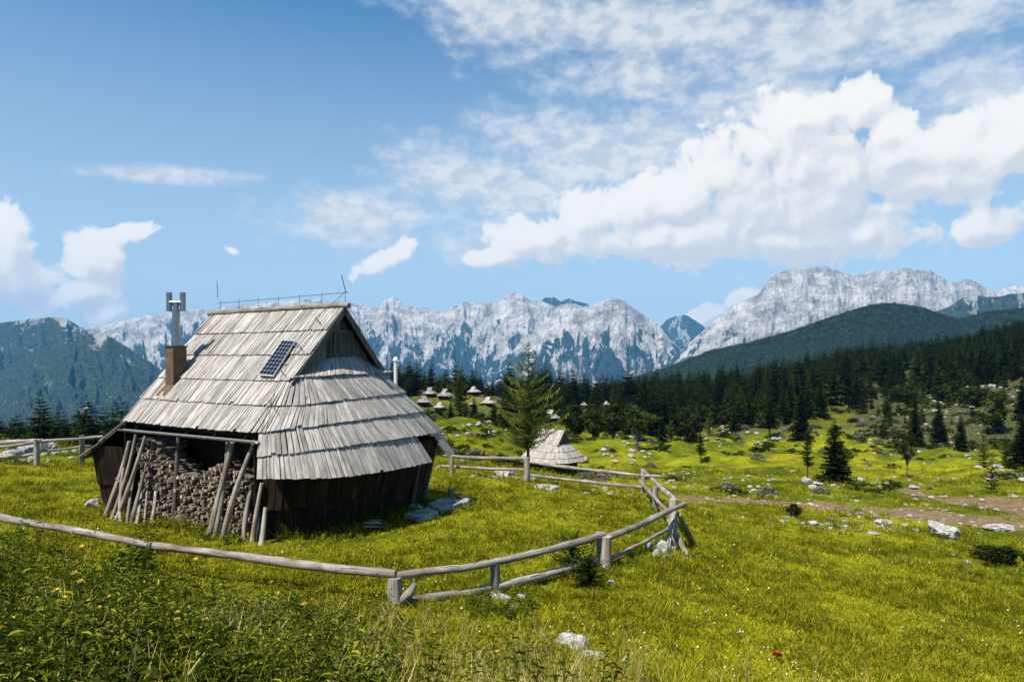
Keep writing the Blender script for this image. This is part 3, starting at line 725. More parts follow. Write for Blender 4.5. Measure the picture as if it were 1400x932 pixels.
if extra:                                            # the rest of the stack as one mass
    bm = bmesh.new()
    for o in extra:
        k0 = len(bm.verts); bm.from_mesh(o.data); bm.verts.ensure_lookup_table(); mw = Matrix.LocRotScale(o.location, o.rotation_euler, o.scale)
        for v in bm.verts[k0:]: v.co = mw @ v.co
    me = bpy.data.meshes.new('firewood'); bm.to_mesh(me); bm.free(); [me.materials.append(m_) for m_ in (M['bark_wood'], M['cut_wood'])]
    tag(mesh_obj('firewood', me), 'remaining mass of split firewood packed between the logs under the hut eave', None, None, 'stuff')
POLES = [(142.5,705,177,603,.07,'grey pole leaning on the eave, outermost left beside the brown plank wall'),(152,708,186,593,.055,'straight grey pole leaning second from the left end of the firewood'),(158,703,199,596,.065,'long pale pole leaning across the left end of the firewood stack'),
 (164,700,172,620,.05,'short forked branch between the leaning poles at the left of the firewood'),(173,705,184,646,.045,'short pale branch leaning low against the left part of the firewood'),(178,704,197,645,.06,'thick short pole leaning against the firewood right of the long pale pole'),
 (186,702,193,672,.05,'stubby log end standing among the poles before the firewood'),(197,703,203,655,.03,'thin stick standing against the middle of the left firewood'),(205,706,213,669,.05,'short pale branch with stub standing alone before the firewood'),
 (286,733,318,604,.085,'thick pale pole leaning to the eave right of the dark gap in the firewood'),(293,726,311,604,.06,'slimmer pole leaning just behind the thick pale pole'),(304,733,349,602,.075,'long pole leaning to the right end of the gutter'),
 (297,727,323,680,.06,'short pole leaning between the two long right hand poles'),(344,726,358,660,.06,'pale pole leaning near the corner under the hip roof'),(333,715,343,668,.07,'stout birch chunk leaning against the right firewood'),
 (357,735,363,693,.07,'short knotty log propped at the hut corner'),(275,717,287,706,.02,'thin dark stick lying low in the grass before the firewood')]
for i, (xb, yb, xt, yt, r, lab) in enumerate(POLES):
    b = ray_q(xb, yb, -3.74 if xb < 215 else -3.42 if yt < 610 else -3.2); t = ray_q(xt, yt, -3.2 if xb < 190 else -2.98 if yt < 610 else -2.95)
    B = HW(b[0], b[1], gz(*(HW(b[0], b[1], 0)).xy) - .06); T = HW(*t); mb = MB(); n = 7
    bend = Vector((random.uniform(-.05, .05), random.uniform(-.05, .05), 0)) * (T - B).length * .5
    pts = [B.lerp(T, k / n) - B + bend * math.sin(math.pi * k / n) for k in range(n + 1)]
    rad = [r * (1.08 - .3 * k / n) * random.uniform(.93, 1.07) for k in range(n + 1)]
    mb.tube(pts, rad, 9, wob=.12)
    if i in (3, 8): mb.tube([pts[4], pts[4] + Vector((-.16, -.05, .16))], [r * .8, r * .5], 7)
    tag(mb.build('wooden_pole', M['pole_wood'], None, True, B), lab, 'pole', 'poles leaning against the wood store')

# ------------------------------------------------------------------ pole fences
def rail(mb, p, q, r0, r1, base, n=18, sag=.03, wob=.16):
    p, q = Vector(p), Vector(q); pts = []; rad = []; b1, b2 = random.uniform(-.03, .03), random.uniform(-.014, .014); lump = [random.uniform(.9, 1.1) for _ in range(n + 1)]
    for i in range(n + 1):
        t = i / n; pt = p.lerp(q, t); pt += Vector((random.uniform(-.008, .008), b1 * math.sin(6.28 * t), -sag * math.sin(math.pi * t) + b2 * math.sin(9.4 * t + 1) + random.uniform(-.007, .007)))
        pts.append(pt - base); rad.append((r0 + (r1 - r0) * t) * lump[i] * (.82 if i in (0, n) else 1))
    mb.tube(pts, rad, 12, wob=wob)
def fence(name, base, label, rails, posts):
    e = empty(name, base, 0, label, 'fence', 'pole fences round the hut yard')
    for p, q, r0, r1 in rails:
        mb = MB(); rail(mb, p, q, r0, r1, base); mb.build('rail', M['fence_wood'], e, True)
    for p in posts:
        b, t, r = p[:3]; mb = MB(); b, t = Vector(b), Vector(t)
        pts = [b.lerp(t, k / 4) - base + Vector((random.uniform(-.012, .012), random.uniform(-.012, .012), 0)) for k in range(5)]
        mb.tube(pts, [r * random.uniform(.94, 1.06) for _ in pts], 10, wob=.12)
        if len(p) > 3: mb.tube([pts[2] + Vector(v) for v in p[3]], [r * .55, r * .6, r * .3], 8, wob=.25)
        mb.build('post', M['fence_wood'], e, True)
    return e
b1, b2, b3, b4 = hit(540, 828), hit(677, 812), hit(821, 776), hit(921, 745)
def up(b, py): return Vector((b.x, b.y, CZ - (py - HY) / F * b.y))
dn = Vector((0, 0, -.25))
fb = Vector((b2.x, b2.y, b2.z))
l1 = on(200, 14.9); l0 = on(-90, 16.8)
fence('pole_fence', fb, 'long low fence of weathered round rails curving across the front of the hut yard',
      [(at(-90, 687, 16.9), at(206, 744.5, 14.9), .085, .075), (at(196, 743, 15.0), at(541, 785, b1.y), .078, .098), (at(536, 787, b1.y), at(680, 767, b2.y), .085, .075),
       (at(672, 768.5, b2.y), at(826, 731, b3.y), .078, .092), (at(823, 738, b3.y - .05), at(937, 687.5, b4.y), .092, .07),
       (at(465, 818, b1.y + .4), at(534, 827, b1.y), .06, .06), (at(545, 822, b1.y), at(674, 802, b2.y), .09, .085), (at(680, 801, b2.y), at(818, 764, b3.y), .088, .1), (at(826, 767, b3.y), at(916, 721, b4.y), .055, .05)],
      [(b1 + dn, up(b1, 789), .145, [(.12, -.02, -.05), (.32, -.05, .12), (.42, -.05, .3)]), (b2 + dn, up(b2, 771), .105), (b3 + dn, up(b3, 727), .10), (on(829, b3.y - .12) + dn, up(on(829, b3.y - .12), 733), .12),
       (l0 + dn, up(l0, 692), .1)])
c0, c1 = hit(879.5, 676), hit(896, 699)
cb = Vector((b4.x, b4.y, b4.z))
fence('pole_fence', cb, 'short steep fence panel at the yard corner, propped on splayed branches',
      [(at(880, 643, c0.y), at(924, 684, b4.y), .075, .08), (at(874, 656, c0.y + .1), at(914, 700, b4.y), .07, .07), (at(872, 676, c0.y - .2), at(886, 668, c0.y - .3), .07, .06)],
      [(c0 + dn, up(c0, 641), .12), (c1 + dn, up(c1, 665), .11), (b4 + dn, up(b4, 682), .11),
       (hit(943, 762) + Vector((0, 0, -.1)), at(914, 710, b4.y), .085), (hit(951, 744) + Vector((0, 0, -.1)), at(928, 703, b4.y), .07), (hit(906, 757) + Vector((0, 0, -.1)), at(925, 690, b4.y + .1), .06)])
e1, e2 = on(618, 30), hit(720.5, 659)
fence('pole_fence', Vector(e2), 'two rail fence at the back of the yard, before the small hut',
      [(at(606, 623, 30.5), at(720, 627, e2.y), .07, .08), (at(722, 631, e2.y), at(862, 648, 27.4), .075, .065), (at(796, 641, 28.), at(908, 651.5, 26.6), .05, .05),
       (at(604, 636.5, 30.5), at(719, 642, e2.y), .065, .06), (at(724, 649, e2.y), at(878, 665.5, 26.8), .065, .065)],
      [(e1 + dn, up(e1, 623), .09), (e2 + dn, up(e2, 625), .13)])
w1, w2 = hit(50, 637), on(112.5, 31.5)
fence('pole_fence', Vector(w1), 'grey rail fence behind the left side of the hut, before a bank of white rocks',
      [(at(-60, 605, 31), at(55, 602, w1.y), .09, .085), (at(53, 603, w1.y), at(140, 596.5, 32), .075, .065), (at(-60, 617, 30), at(49, 604.5, w1.y), .08, .07), (at(-60, 629, 31), at(51, 620, w1.y), .07, .06), (at(50, 617, w1.y), at(124, 609, 32), .06, .055)],
      [(w1 + dn, up(w1, 600), .11), (w2 + dn, up(w2, 595), .1)])

# ------------------------------------------------------------------ rocks
def rock_mesh(seed, n=3, flat=.65, sharp=1.):
    import bmesh
    bm = bmesh.new(); bmesh.ops.create_icosphere(bm, subdivisions=n, radius=.5); rs = random.Random(seed)
    ax = [Vector((rs.gauss(0, 1), rs.gauss(0, 1), rs.gauss(0, 1))).normalized() for _ in range(11)]; cut = [rs.uniform(.27, .46) for _ in ax]
    for v in bm.verts:
        p = v.co.copy()
        for a, c in zip(ax, cut):
            d = p.dot(a)
            if d > c: p -= a * (d - c) * .92
        k = perlin(np.array([p.x * 5 + seed]), np.array([p.y * 5 + p.z * 4.]), seed)[0]; k2 = perlin(np.array([p.x * 13 + seed]), np.array([p.y * 12 + p.z * 11.]), seed + 3)[0]
        p *= 1 + .16 * k * sharp + .07 * k2; p.z *= flat; v.co = p
    me = bpy.data.meshes.new('rock'); bm.to_mesh(me); bm.free(); me.materials.append(M['limestone'])
    return me
RK = [rock_mesh(i, 3, random.uniform(.5, .8)) for i in range(9)]
RKS = [rock_mesh(40 + i, 2, random.uniform(.45, .75)) for i in range(6)]
def put_rock(px, py, wpx, hpx=None, label='pale limestone rock', group=None, me=None, rot=None, sink=.25, name='rock', tilt=0):
    p = hit(px, py); s = wpx / F * p.y; o = bpy.data.objects.new(name, me or random.choice(RK)); COL.objects.link(o)
    h = (hpx if hpx else wpx * .55) / F * p.y
    o.scale = (s, s * random.uniform(.7, 1.), h / .62); o.location = (p.x, p.y, p.z + h * (.5 - sink)); o.rotation_euler = (0, tilt, random.random() * 6.28 if rot is None else rot)
    return tag(o, label, 'rock', group)
BIG = rock_mesh(77, 4, .62, 1.3)
put_rock(1293, 735, 47, 24, 'large slanting grey-white boulder standing alone beside the earth path', me=BIG, rot=.15, tilt=.55, sink=.2, name='boulder')
put_rock(1366, 724, 40, 13, 'low jagged white rock at the path edge near the right border', me=RK[1], rot=.3)
G = 'white rocks piled at the fence foot'
for (x, y, w, h, lab) in [(690, 826, 27, 24, 'largest jagged white rock under the second fence post'), (671, 822, 22, 14, 'low grey rock left of the jagged rock under the fence post'), (712, 822, 24, 12, 'flat grey rock right of the jagged rock under the fence post'),
    (700, 834, 18, 10, 'small rock before the jagged rock under the fence post'), (905, 756, 26, 20, 'rounded white rock heading the pile at the yard corner'), (889, 753, 16, 13, 'small pale rock at the left of the yard corner pile'), (915, 748, 18, 15, 'white rock at the back of the yard corner pile'),
    (898, 760, 14, 11, 'front small rock of the yard corner pile'), (919, 754, 12, 10, 'right small rock of the yard corner pile'), (911, 763, 12, 8, 'lowest pebble-like rock of the yard corner pile'), (836, 800, 18, 8, 'small pale rock right of the dark juniper')]:
    put_rock(x, y, w, h, lab, G)
for (x, y, w, h, lab) in [(782, 890, 62, 40, 'broad pale rock half hidden in foreground weeds'), (806, 906, 52, 18, 'flat pale rock slab lying before the broad rock in the weeds'), (766, 912, 20, 9, 'small rock peeking from foreground weeds left of the slab'),
    (1113, 716, 16, 8, 'grey rock below the leafy shrub beside the path'), (1136, 712, 9, 6, 'small round white rock right of the leafy shrub by the path'), (1209, 716, 25, 7, 'low white rock in grass left of the boulder'), (1193, 731, 18, 6, 'small pointed white rock in grass below the path'),
    (1323, 770, 11, 5, 'small white stone beside the dark ground shrub'), (1175, 704, 12, 5, 'pale flat stone on the path edge'), (1303, 760, 9, 4, 'small half buried stone left of the dark ground shrub'),
    (690, 651, 30, 13, 'white rock heap behind the back fence'), (745, 667, 40, 5, 'long flat white rock in the yard below the back fence'), (800, 675, 14, 4, 'tiny flat white rock right of the long flat rock'), (632, 633, 14, 10, 'white rock behind the back fence near the hut eave'),
    (683, 583, 14, 8, 'white rock on the crest of the grassy mound'), (735, 655, 12, 8, 'white rock at the foot of the back fence post'), (798, 633, 14, 9, 'pale rock beside the wall of the small hut'),
    (128, 692, 26, 12, 'mossy grey stone at the left foot of the hut')]:
    put_rock(x, y, w, h, lab)
# bank of pale rocks behind the left fence
for i, (x, y, w, h) in enumerate([(4, 628, 30, 14), (18, 624, 30, 18), (36, 622, 26, 20), (55, 616, 24, 20), (68, 615, 18, 14), (-12, 626, 34, 16), (28, 632, 16, 9), (44, 631, 13, 9), (66, 632, 9, 6), (76, 622, 14, 7), (90, 619, 12, 6), (106, 618, 16, 8), (62, 624, 12, 8), (98, 627, 10, 4), (-30, 622, 30, 18), (10, 614, 24, 10)]):
    put_rock(x, y, w, h, 'chalky white rock in the bank behind the left fence', 'white rocks banked behind the left fence')
# stone doorstep slabs and odds and ends at the hut's right corner
import bmesh
def slab(name, pts, z0, th, label, cat, mat='limestone'):
    c = sum((Vector(p) for p in pts), Vector((0, 0))) / len(pts); bm = bmesh.new()
    vs = [bm.verts.new((p[0] - c.x, p[1] - c.y, 0)) for p in pts]; f = bm.faces.new(vs); r = bmesh.ops.extrude_face_region(bm, geom=[f])
    for v in [g for g in r['geom'] if isinstance(g, bmesh.types.BMVert)]: v.co.z -= th
    bmesh.ops.recalc_face_normals(bm, faces=bm.faces); bmesh.ops.bevel(bm, geom=bm.edges[:], offset=.02, segments=1, affect='EDGES')
    bmesh.ops.subdivide_edges(bm, edges=bm.edges[:], cuts=3, use_grid_fill=True)
    for v in bm.verts: v.co.z += .04 * perlin(np.array([v.co.x * 3]), np.array([v.co.y * 3]), 4)[0]
    me = bpy.data.meshes.new(name); bm.to_mesh(me); bm.free(); me.materials.append(M[mat])
    return tag(mesh_obj(name, me, None, (c.x, c.y, z0)), label, cat)
def gpt(px, py, z):
    d = (CZ - z) * F / (py - HY); p = at(px, py, d); return (p.x, p.y)
slab('stone_slab', [gpt(x, y, .5) for x, y in ((583, 690), (600, 696), (640, 686), (644, 680), (612, 680))], .54, .25, 'long flat pale stone slab at the doorstep right of the hut', 'slab')
slab('stone_slab', [gpt(x, y, .5) for x, y in ((553, 703), (575, 708), (600, 699), (585, 692))], .52, .25, 'short thick stone slab at the foot of the hut door', 'slab')
put_rock(567, 699, 22, 11, 'grey stone lying on the short slab by the hut door', me=RK[3])
p = Vector((*gpt(627, 680, .56), .56)); mb = MB(); mb.tube([(0, 0, 0), (0, 0, .03), (0, 0, .11), (0, 0, .12)], [.10, .11, .13, .125], 14, caps=False); mb.tube([(0, 0, .02), (0, 0, .021)], [.1, .1], 14)
tag(mb.build('bowl', M['orange_plastic'], None, True, p), 'small orange bowl standing on the long stone slab', 'bowl')
p = Vector((*gpt(617, 679, .56), .56)); mb = MB(); mb.tube([(0, 0, 0), (0, 0, .05), (0, 0, .24), (0, 0, .26)], [.09, .1, .12, .125], 14, caps=False); mb.tube([(0, 0, .03), (0, 0, .031)], [.09, .09], 14)
bk = tag(mb.build('bucket', M['zinc'], None, True, p), 'grey metal bucket standing on the stone slab beside the orange bowl', 'bucket')
mb = MB(); mb.tube([(.122 * math.cos(t), .03, .25 + .1 * math.sin(t)) for t in [math.pi * k / 8 for k in range(9)]], .006, 5); mb.build('handle', M['dark_metal'], bk)
mb = MB(); c = Vector((*gpt(512, 720, .48), .46))
for k in range(9):
    o = Vector((random.uniform(-.1, .1), random.uniform(-.22, .22), .02 + k * .018)); d = (HA * random.uniform(-.35, .3) + Vector((.45, .1, 0))) * .75
    mb.tube([o - d * .5, o + d * .5], .022, 6)
tag(mb.build('kindling', M['pole_wood'], None, True, c), 'small heap of grey split kindling against the dark hut wall', 'kindling')
mb = MB(); p = hit(843, 920); mb.tube([(-.12, 0, .0), (-.02, .02, .06), (.09, .05, .13), (.17, .06, .24)], [.02, .035, .03, .008], 8, wob=.3)
tag(mb.build('driftwood_stick', M['pole_wood'], None, True, p), 'bleached curved stick poking from grass right of the foreground rocks', 'stick')

# ------------------------------------------------------------------ other huts of the settlement
def far_hut(px, py, wpx, d, label, rz=0, parts=2, flip=1, hs=1.):
    """a smaller shingled hut: hipped roof in rows, gable peak, plank wall"""
    p = hit(px, py); p = p if d * .85 < p.y < d * 1.5 else on(px, d); d = p.y
    s = wpx * (1 if wpx > 50 else .86) / F * d / 6.4
    p.z += (.7 if wpx > 50 else .3) * s
    e = empty('village_hut', p, rz, label, 'hut', 'shingled huts of the settlement'); e.scale = (s, s, s * hs)
    fine = wpx > 50; nb = 14 if not fine else 44; hl = 1.62 if fine else 1.1
    mb = MB()
    def ring(hw, hl, z, q=2.6, n=None):
        o = []; n = n or nb * 2
        for k in range(n):
            t = 2 * math.pi * (k + .5) / n; cx, sy = math.cos(t), math.sin(t)
            o.append(Vector((hl * abs(cx) ** (2 / q) * (1 if cx > 0 else -1), hw * abs(sy) ** (2 / q) * (1 if sy > 0 else -1), z)))
        return o
    lv = [ring(1.25, 1.55, 3.0, 4), ring(2.05, 2.3, 2.2, 3.2), ring(2.75, 2.95, 1.5), ring(3.2, 3.3, 1.0)] if fine else [ring(1.25, 1.05, 3.0, 4), ring(2.2, 2.1, 2.0, 3.2), ring(3.1, 3.0, 1.3)]
    for i in range(len(lv) - 1):
        A, B = lv[i], lv[i + 1]; n2 = len(A)
        for k in range(n2):
            k2 = (k + 1) % n2; tl, tr, br, bl = A[k], A[k2], B[k2], B[k]
            if fine and i == len(lv) - 2 and k in (5, 6, 7, 8): continue
            if i == 0 and max(abs(tl.x), abs(tr.x)) < 1.2 and False: continue
            n = (bl - tl).cross(tr - tl); n = n if n.z > 0 else -n; n.normalize(); l = (.06 if fine else .06) + random.uniform(-.012, .012)
            mb.board(tr, tl, bl + n * l + (bl - tl) * .06, br + n * l + (br - tr) * .06, n, .04)
    shm = M['shingle_wood'] if fine or random.random() < .35 else M['old_shingle_wood']
    mb.build('hip_roof', shm, e)
    mb = MB(); zr, zl, w = 4.7, 2.95, 1.3; x = -hl
    while x < hl:
        x2 = min(x + random.uniform(.14, .22), hl)
        for s_ in (-1, 1):
            P = [Vector((x + .006, 0, zr)), Vector((x2 - .006, 0, zr)), Vector((x2 - .006, s_ * w, zl)), Vector((x + .006, s_ * w, zl))]
            if s_ > 0: P = [P[1], P[0], P[3], P[2]]
            n = (P[3] - P[0]).cross(P[1] - P[0]).normalized(); mb.board(*P, n if n.z > 0 else -n, .05)
        x = x2
    mb.build('roof', shm, e)
    mb = MB()
    for sx in (-1, 1):
        a = sx * (hl - .28); P = [Vector((a, -w, zl - .3)), Vector((a, w, zl - .3)), Vector((a, 0, zr - .08))]
        mb.face(P if sx > 0 else P[::-1])
    mb.build('gable_wall', M['gable_wood'], e)
    mb = MB()
    W = ring(2.55, 2.7, 1.7, 2.6, 28); Wb = ring(2.25, 2.4, -.9, 2.6, 28)
    for k in range(28):
        k2 = (k + 1) % 28
        if k == 2: continue
        a, b, c, d_ = W[k], W[k2], Wb[k2], Wb[k]; n = Vector((a.x + b.x, a.y + b.y, 0)).normalized(); mb.board(b, a, d_, c, n, .08)
    wl = mb.build('wall', M['dark_wall_wood'], e)
    k = 2; a, b, c, d_ = W[k] * .97, W[k + 1] * .97, Wb[k + 1] * .97, Wb[k] * .97; a.z = b.z = 1.7
    mb = MB(); mb.board(b, a, d_, c, Vector((a.x + b.x, a.y + b.y, 0)).normalized(), .05); mb.build('door', M['trim_wood'], wl)
    return e
far_hut(755, 647, 82, 60, 'small pale shingled hut with dark open doorway behind the back fence', R(-38), hs=.86)
FH = [(588, 542, 24, 205, 'grey hut highest in the cluster above the big hut\'s right eave', -20), (579, 554, 24, 190, 'hut with broad dim roof at the lower left of the far cluster', 25), (609, 546, 27, 200, 'hut with wide bright roof at the right of the far cluster', -35),
      (602, 560, 21, 185, 'small bright hut lowest in the far cluster', -30), (648, 532, 22, 225, 'hut standing alone on the brown bare slope before dark spruces', -35), (668, 555, 25, 195, 'hut with twin pale roof peaks just left of the tall larch', -30),
      (646, 556, 14, 196, 'tiny pale hut roof left of the twin-peaked hut', 10), (753, 576, 30, 150, 'hut roof showing right behind the tall larch', -30), (798, 545, 13, 240, 'leftmost tiny pale roof in the dark forest right of the larch', 40),
      (829, 546, 14, 245, 'tiny pale roof in the dark forest, middle one of three', -30), (861, 540, 14, 250, 'tiny steep white roof in the dark forest, rightmost of three', -50),
      (675, 529, 9, 260, 'tiny pale roof high among the spruces left of the larch', 0), (18, 567, 24, 112, 'hut roof among trees at the far left edge', -25), (85, 556, 16, 140, 'pale hut roof above the trees left of the big hut', -20)]
for x, y, w, d, lab, rz in FH: far_hut(x, y, w, d, lab, R(rz), hs=random.uniform(.68, .82))
HUTPX = [(x, y, w, d) for x, y, w, d, *_ in FH] + [(755, 648, 86, 60)]
# ------------------------------------------------------------------ trees
def soup(name, tris, rnd, mats, mi=None):
    """mesh from an (n,3,3) or (n,4,3) array of loose faces with one random number each"""
    T = np.asarray(tris, np.float32); n, k = T.shape[:2]; me = bpy.data.meshes.new(name)
    me.vertices.add(n * k); me.vertices.foreach_set('co', T.ravel()); me.loops.add(n * k); me.loops.foreach_set('vertex_index', np.arange(n * k, dtype=np.int32))
    me.polygons.add(n); me.polygons.foreach_set('loop_start', np.arange(0, n * k, k, dtype=np.int32)); me.update(calc_edges=True)
    add_attr(me, 'rnd', rnd, 'FACE')
    for mt in (mats if isinstance(mats, list) else [mats]): me.materials.append(mt)
    if mi is not None: me.polygons.foreach_set('material_index', np.asarray(mi, np.int32))
    return me
def conifer_faces(Hh, Rb, whorls, nb, seg, rs, base=.08, droop=.35, power=.85, wid=.32, hang=.35, tipup=.15, spread=.2, top=.3, curt=.0, bw=1.1):
    T = []; r = []
    for w in range(whorls):
        t = base + (1 - base) * ((w + rs.random() * .7) / whorls) ** .92
        z0 = Hh * min(t, .985); L0 = Rb * (1 - t) ** power + .03 * Rb
        if t < base + .12: L0 *= .75 + 2 * (t - base)
        k = max(3, int(nb * (.55 + .45 * (1 - t)) + .5)); ph = rs.random() * 6.28
        for b in range(k):
            if rs.random() < .06: continue
            a = ph + 6.283 * b / k + rs.uniform(-.35, .35); L = L0 * rs.uniform(1 - spread * 2, 1 + spread * .6)
            d = np.array([math.cos(a), math.sin(a), 0.]); sd = np.array([-d[1], d[0], 0.]); dr = droop * rs.uniform(.6, 1.3) * (1 - .75 * t)
            pt = lambda s: np.array([0, 0, z0]) + d * (L * s) + np.array([0, 0, L * (top * t * s - dr * s ** 1.3 + tipup * s ** 3)])
            tone = rs.random() * .55
            for i in range(seg):
                s0, s1 = (i + .15) / seg, (i + .15 + bw) / seg; p0, p1 = pt(s0), pt(min(s1, 1.0))
                ww = L * wid * (1.05 - .75 * s0) * rs.uniform(.7, 1.25)
                for sg in (-1, 1):
                    tip = (p0 + p1) / 2 + d * (L / seg * rs.uniform(.3, 1.)) + sd * (sg * ww) + np.array([0, 0, -hang * ww * rs.uniform(.2, 1.2)])
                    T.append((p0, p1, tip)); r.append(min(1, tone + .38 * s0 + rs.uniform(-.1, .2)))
                if curt: T.append((p0, p1, (p0 + p1) / 2 + sd * (L * .05 * rs.uniform(-1, 1)) + np.array([0, 0, -curt * L * (1.1 - .7 * s0) * rs.uniform(.5, 1.2)]))); r.append(max(0, tone - .1))
            p0, p1 = pt(.8), pt(1.); q = sd * (L * wid * .22); T.append((p0 - q, p0 + q, p1 + d * (L * .12))); r.append(min(1, tone + .45))
    # leader
    for k in range(3):
        a = k * 2.1; q = np.array([math.cos(a), math.sin(a), 0]) * Rb * .012; T.append((np.array([0, 0, Hh * .93]) + q, np.array([0, 0, Hh * .93]) - q, np.array([0, 0, Hh * 1.02]))); r.append(.6)
    return T, r
def trunk_mesh(Hh, r0, lean=0., limbs=None):
    mb = MB(); pts = [(lean * (i / 7) ** 2, 0, -.35 + (Hh * .97 + .35) * i / 7) for i in range(8)]; mb.tube(pts, [r0 * (1.25 if i == 0 else 1) * (1 - .93 * i / 7) for i in range(8)], 7)
    for l in limbs or []: mb.tube(l[0], l[1], 5)
    return mb.data('trunk', M['tree_bark'], True)
rs = random.Random(5)
KIND = {}
def kind(nm, crown, trunk, Hh): KIND.setdefault(nm, []).append((crown, trunk, Hh))
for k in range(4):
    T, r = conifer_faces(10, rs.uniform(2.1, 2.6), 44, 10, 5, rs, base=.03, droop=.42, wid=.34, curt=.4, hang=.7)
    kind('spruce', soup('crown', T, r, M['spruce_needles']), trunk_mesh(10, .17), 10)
for k in range(3):
    T, r = conifer_faces(10, rs.uniform(2.2, 2.7), 26, 9, 5, rs, base=.25, droop=.3, wid=.36, spread=.4, power=.7, curt=.3, hang=.7)
    kind('pine', soup('crown', T, r, M['pine_needles']), trunk_mesh(10, .2), 10)
for k in range(2):
    T, r = conifer_faces(10, 3.0, 26, 8, 6, rs, base=.1, droop=.15, wid=.24, spread=.45, tipup=.25, hang=.8, curt=.18)
    kind('young_larch', soup('crown', T, r, M['larch_needles']), trunk_mesh(10, .13), 10)
def broadleaf(Hh, Rr, nclump, nleaf, ls, rs, base=.3, mat='broad_leaves', flat=1.):
    T = []; r = []; limbs = []
    for c in range(nclump):
        t = rs.random(); a = rs.random() * 6.283; h = base + (1 - base) * (.08 + .86 * t); rad = Rr * math.sqrt(max(.05, 1 - (2 * t - .95) ** 2)) * rs.uniform(.3, .98)
        c0 = np.array([math.cos(a) * rad, math.sin(a) * rad, Hh * h]); cr = Rr * rs.uniform(.16, .34); tone = rs.random() * .6
        z0 = Hh * max(base * .6, h - .25); limbs.append(([(0, 0, z0), (c0[0] * .5, c0[1] * .5, (z0 + c0[2]) / 2 + .1), tuple(c0)], [Rr * .035, Rr * .02, Rr * .006]))
        for i in range(nleaf):
            v = np.array([rs.gauss(0, 1), rs.gauss(0, 1), rs.gauss(0, .75)]); v /= np.linalg.norm(v) + 1e-6; p = c0 + v * cr * rs.random() ** .4
            u = np.array([rs.gauss(0, 1), rs.gauss(0, 1), rs.gauss(0, .5)]); u /= np.linalg.norm(u); w = np.cross(u, [rs.gauss(0, 1), rs.gauss(0, 1), rs.gauss(0, 1)]); w /= np.linalg.norm(w) + 1e-6
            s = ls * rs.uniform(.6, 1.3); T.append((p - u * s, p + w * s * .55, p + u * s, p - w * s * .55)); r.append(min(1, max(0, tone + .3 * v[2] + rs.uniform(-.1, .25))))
    return soup('crown', T, r, M[mat]), trunk_mesh(Hh * .8, Rr * .06, 0, limbs)
for k in range(3):
    c, t_ = broadleaf(6, 2.1, 46, 60, .17, rs, .12); kind('broadleaf', c, t_, 6)
for k in range(2):
    c, t_ = broadleaf(6, 1.6, 34, 40, .13, rs, .42); kind('slim_broadleaf', c, t_, 6)
for k in range(3):
    c, t_ = broadleaf(2.2, 1.7, 34, 60, .13, rs, .05, 'pine_needles'); kind('bush', c, t_, 2.2)

def tree(kd, px, py, hpx, d=None, label=None, cat='tree', name=None, group=None, wide=1., v=None):
    p = hit(px, py) if d is None else on(px, d)
    zb = p.z if d is None else CZ - (py - HY) / F * d
    h = hpx / F * p.y
    if d is not None and zb > p.z + .05: h += 0
    vs = KIND[kd]; c, t_, Hh = vs[v if v is not None else random.randrange(len(vs))]
    s = h / Hh; e = empty(name or {'spruce': 'spruce_tree', 'pine': 'pine_tree', 'young_larch': 'larch_tree', 'broadleaf': 'leafy_tree', 'slim_broadleaf': 'leafy_tree', 'bush': 'shrub'}[kd], (p.x, p.y, p.z), random.random() * 6.28, label, cat, group)
    e.scale = (s * wide, s * wide, s)
    mesh_obj('crown' if kd != 'bush' else 'foliage', c, e); mesh_obj('trunk' if kd != 'bush' else 'stem', t_, e); return e

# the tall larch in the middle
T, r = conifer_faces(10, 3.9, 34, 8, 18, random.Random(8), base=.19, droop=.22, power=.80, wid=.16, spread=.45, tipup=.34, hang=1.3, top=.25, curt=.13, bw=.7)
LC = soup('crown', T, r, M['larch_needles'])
p = hit(722, 652); p = on(722, 46.); hh = p.z; h = CZ + (490 - 463) / F * p.y - p.z
e = empty('larch_tree', p, .4, 'tall light green larch with sparse top standing behind the back fence post', 'tree'); e.scale = (h / 10 * .9, h / 10 * .9, h / 10)
mesh_obj('crown', LC, e)
limbs = []
rr_ = random.Random(3)
for i in range(34):
    t = .2 + .72 * i / 34; a = rr_.random() * 6.28; L = 3.7 * (1 - t) ** .72; limbs.append(([(0, 0, 10 * t), (math.cos(a) * L * .5, math.sin(a) * L * .5, 10 * t - L * .02), (math.cos(a) * L * .92, math.sin(a) * L * .92, 10 * t + L * .1)], [.045, .03, .008]))
mesh_obj('trunk', trunk_mesh(10, .16, 0, limbs), e)

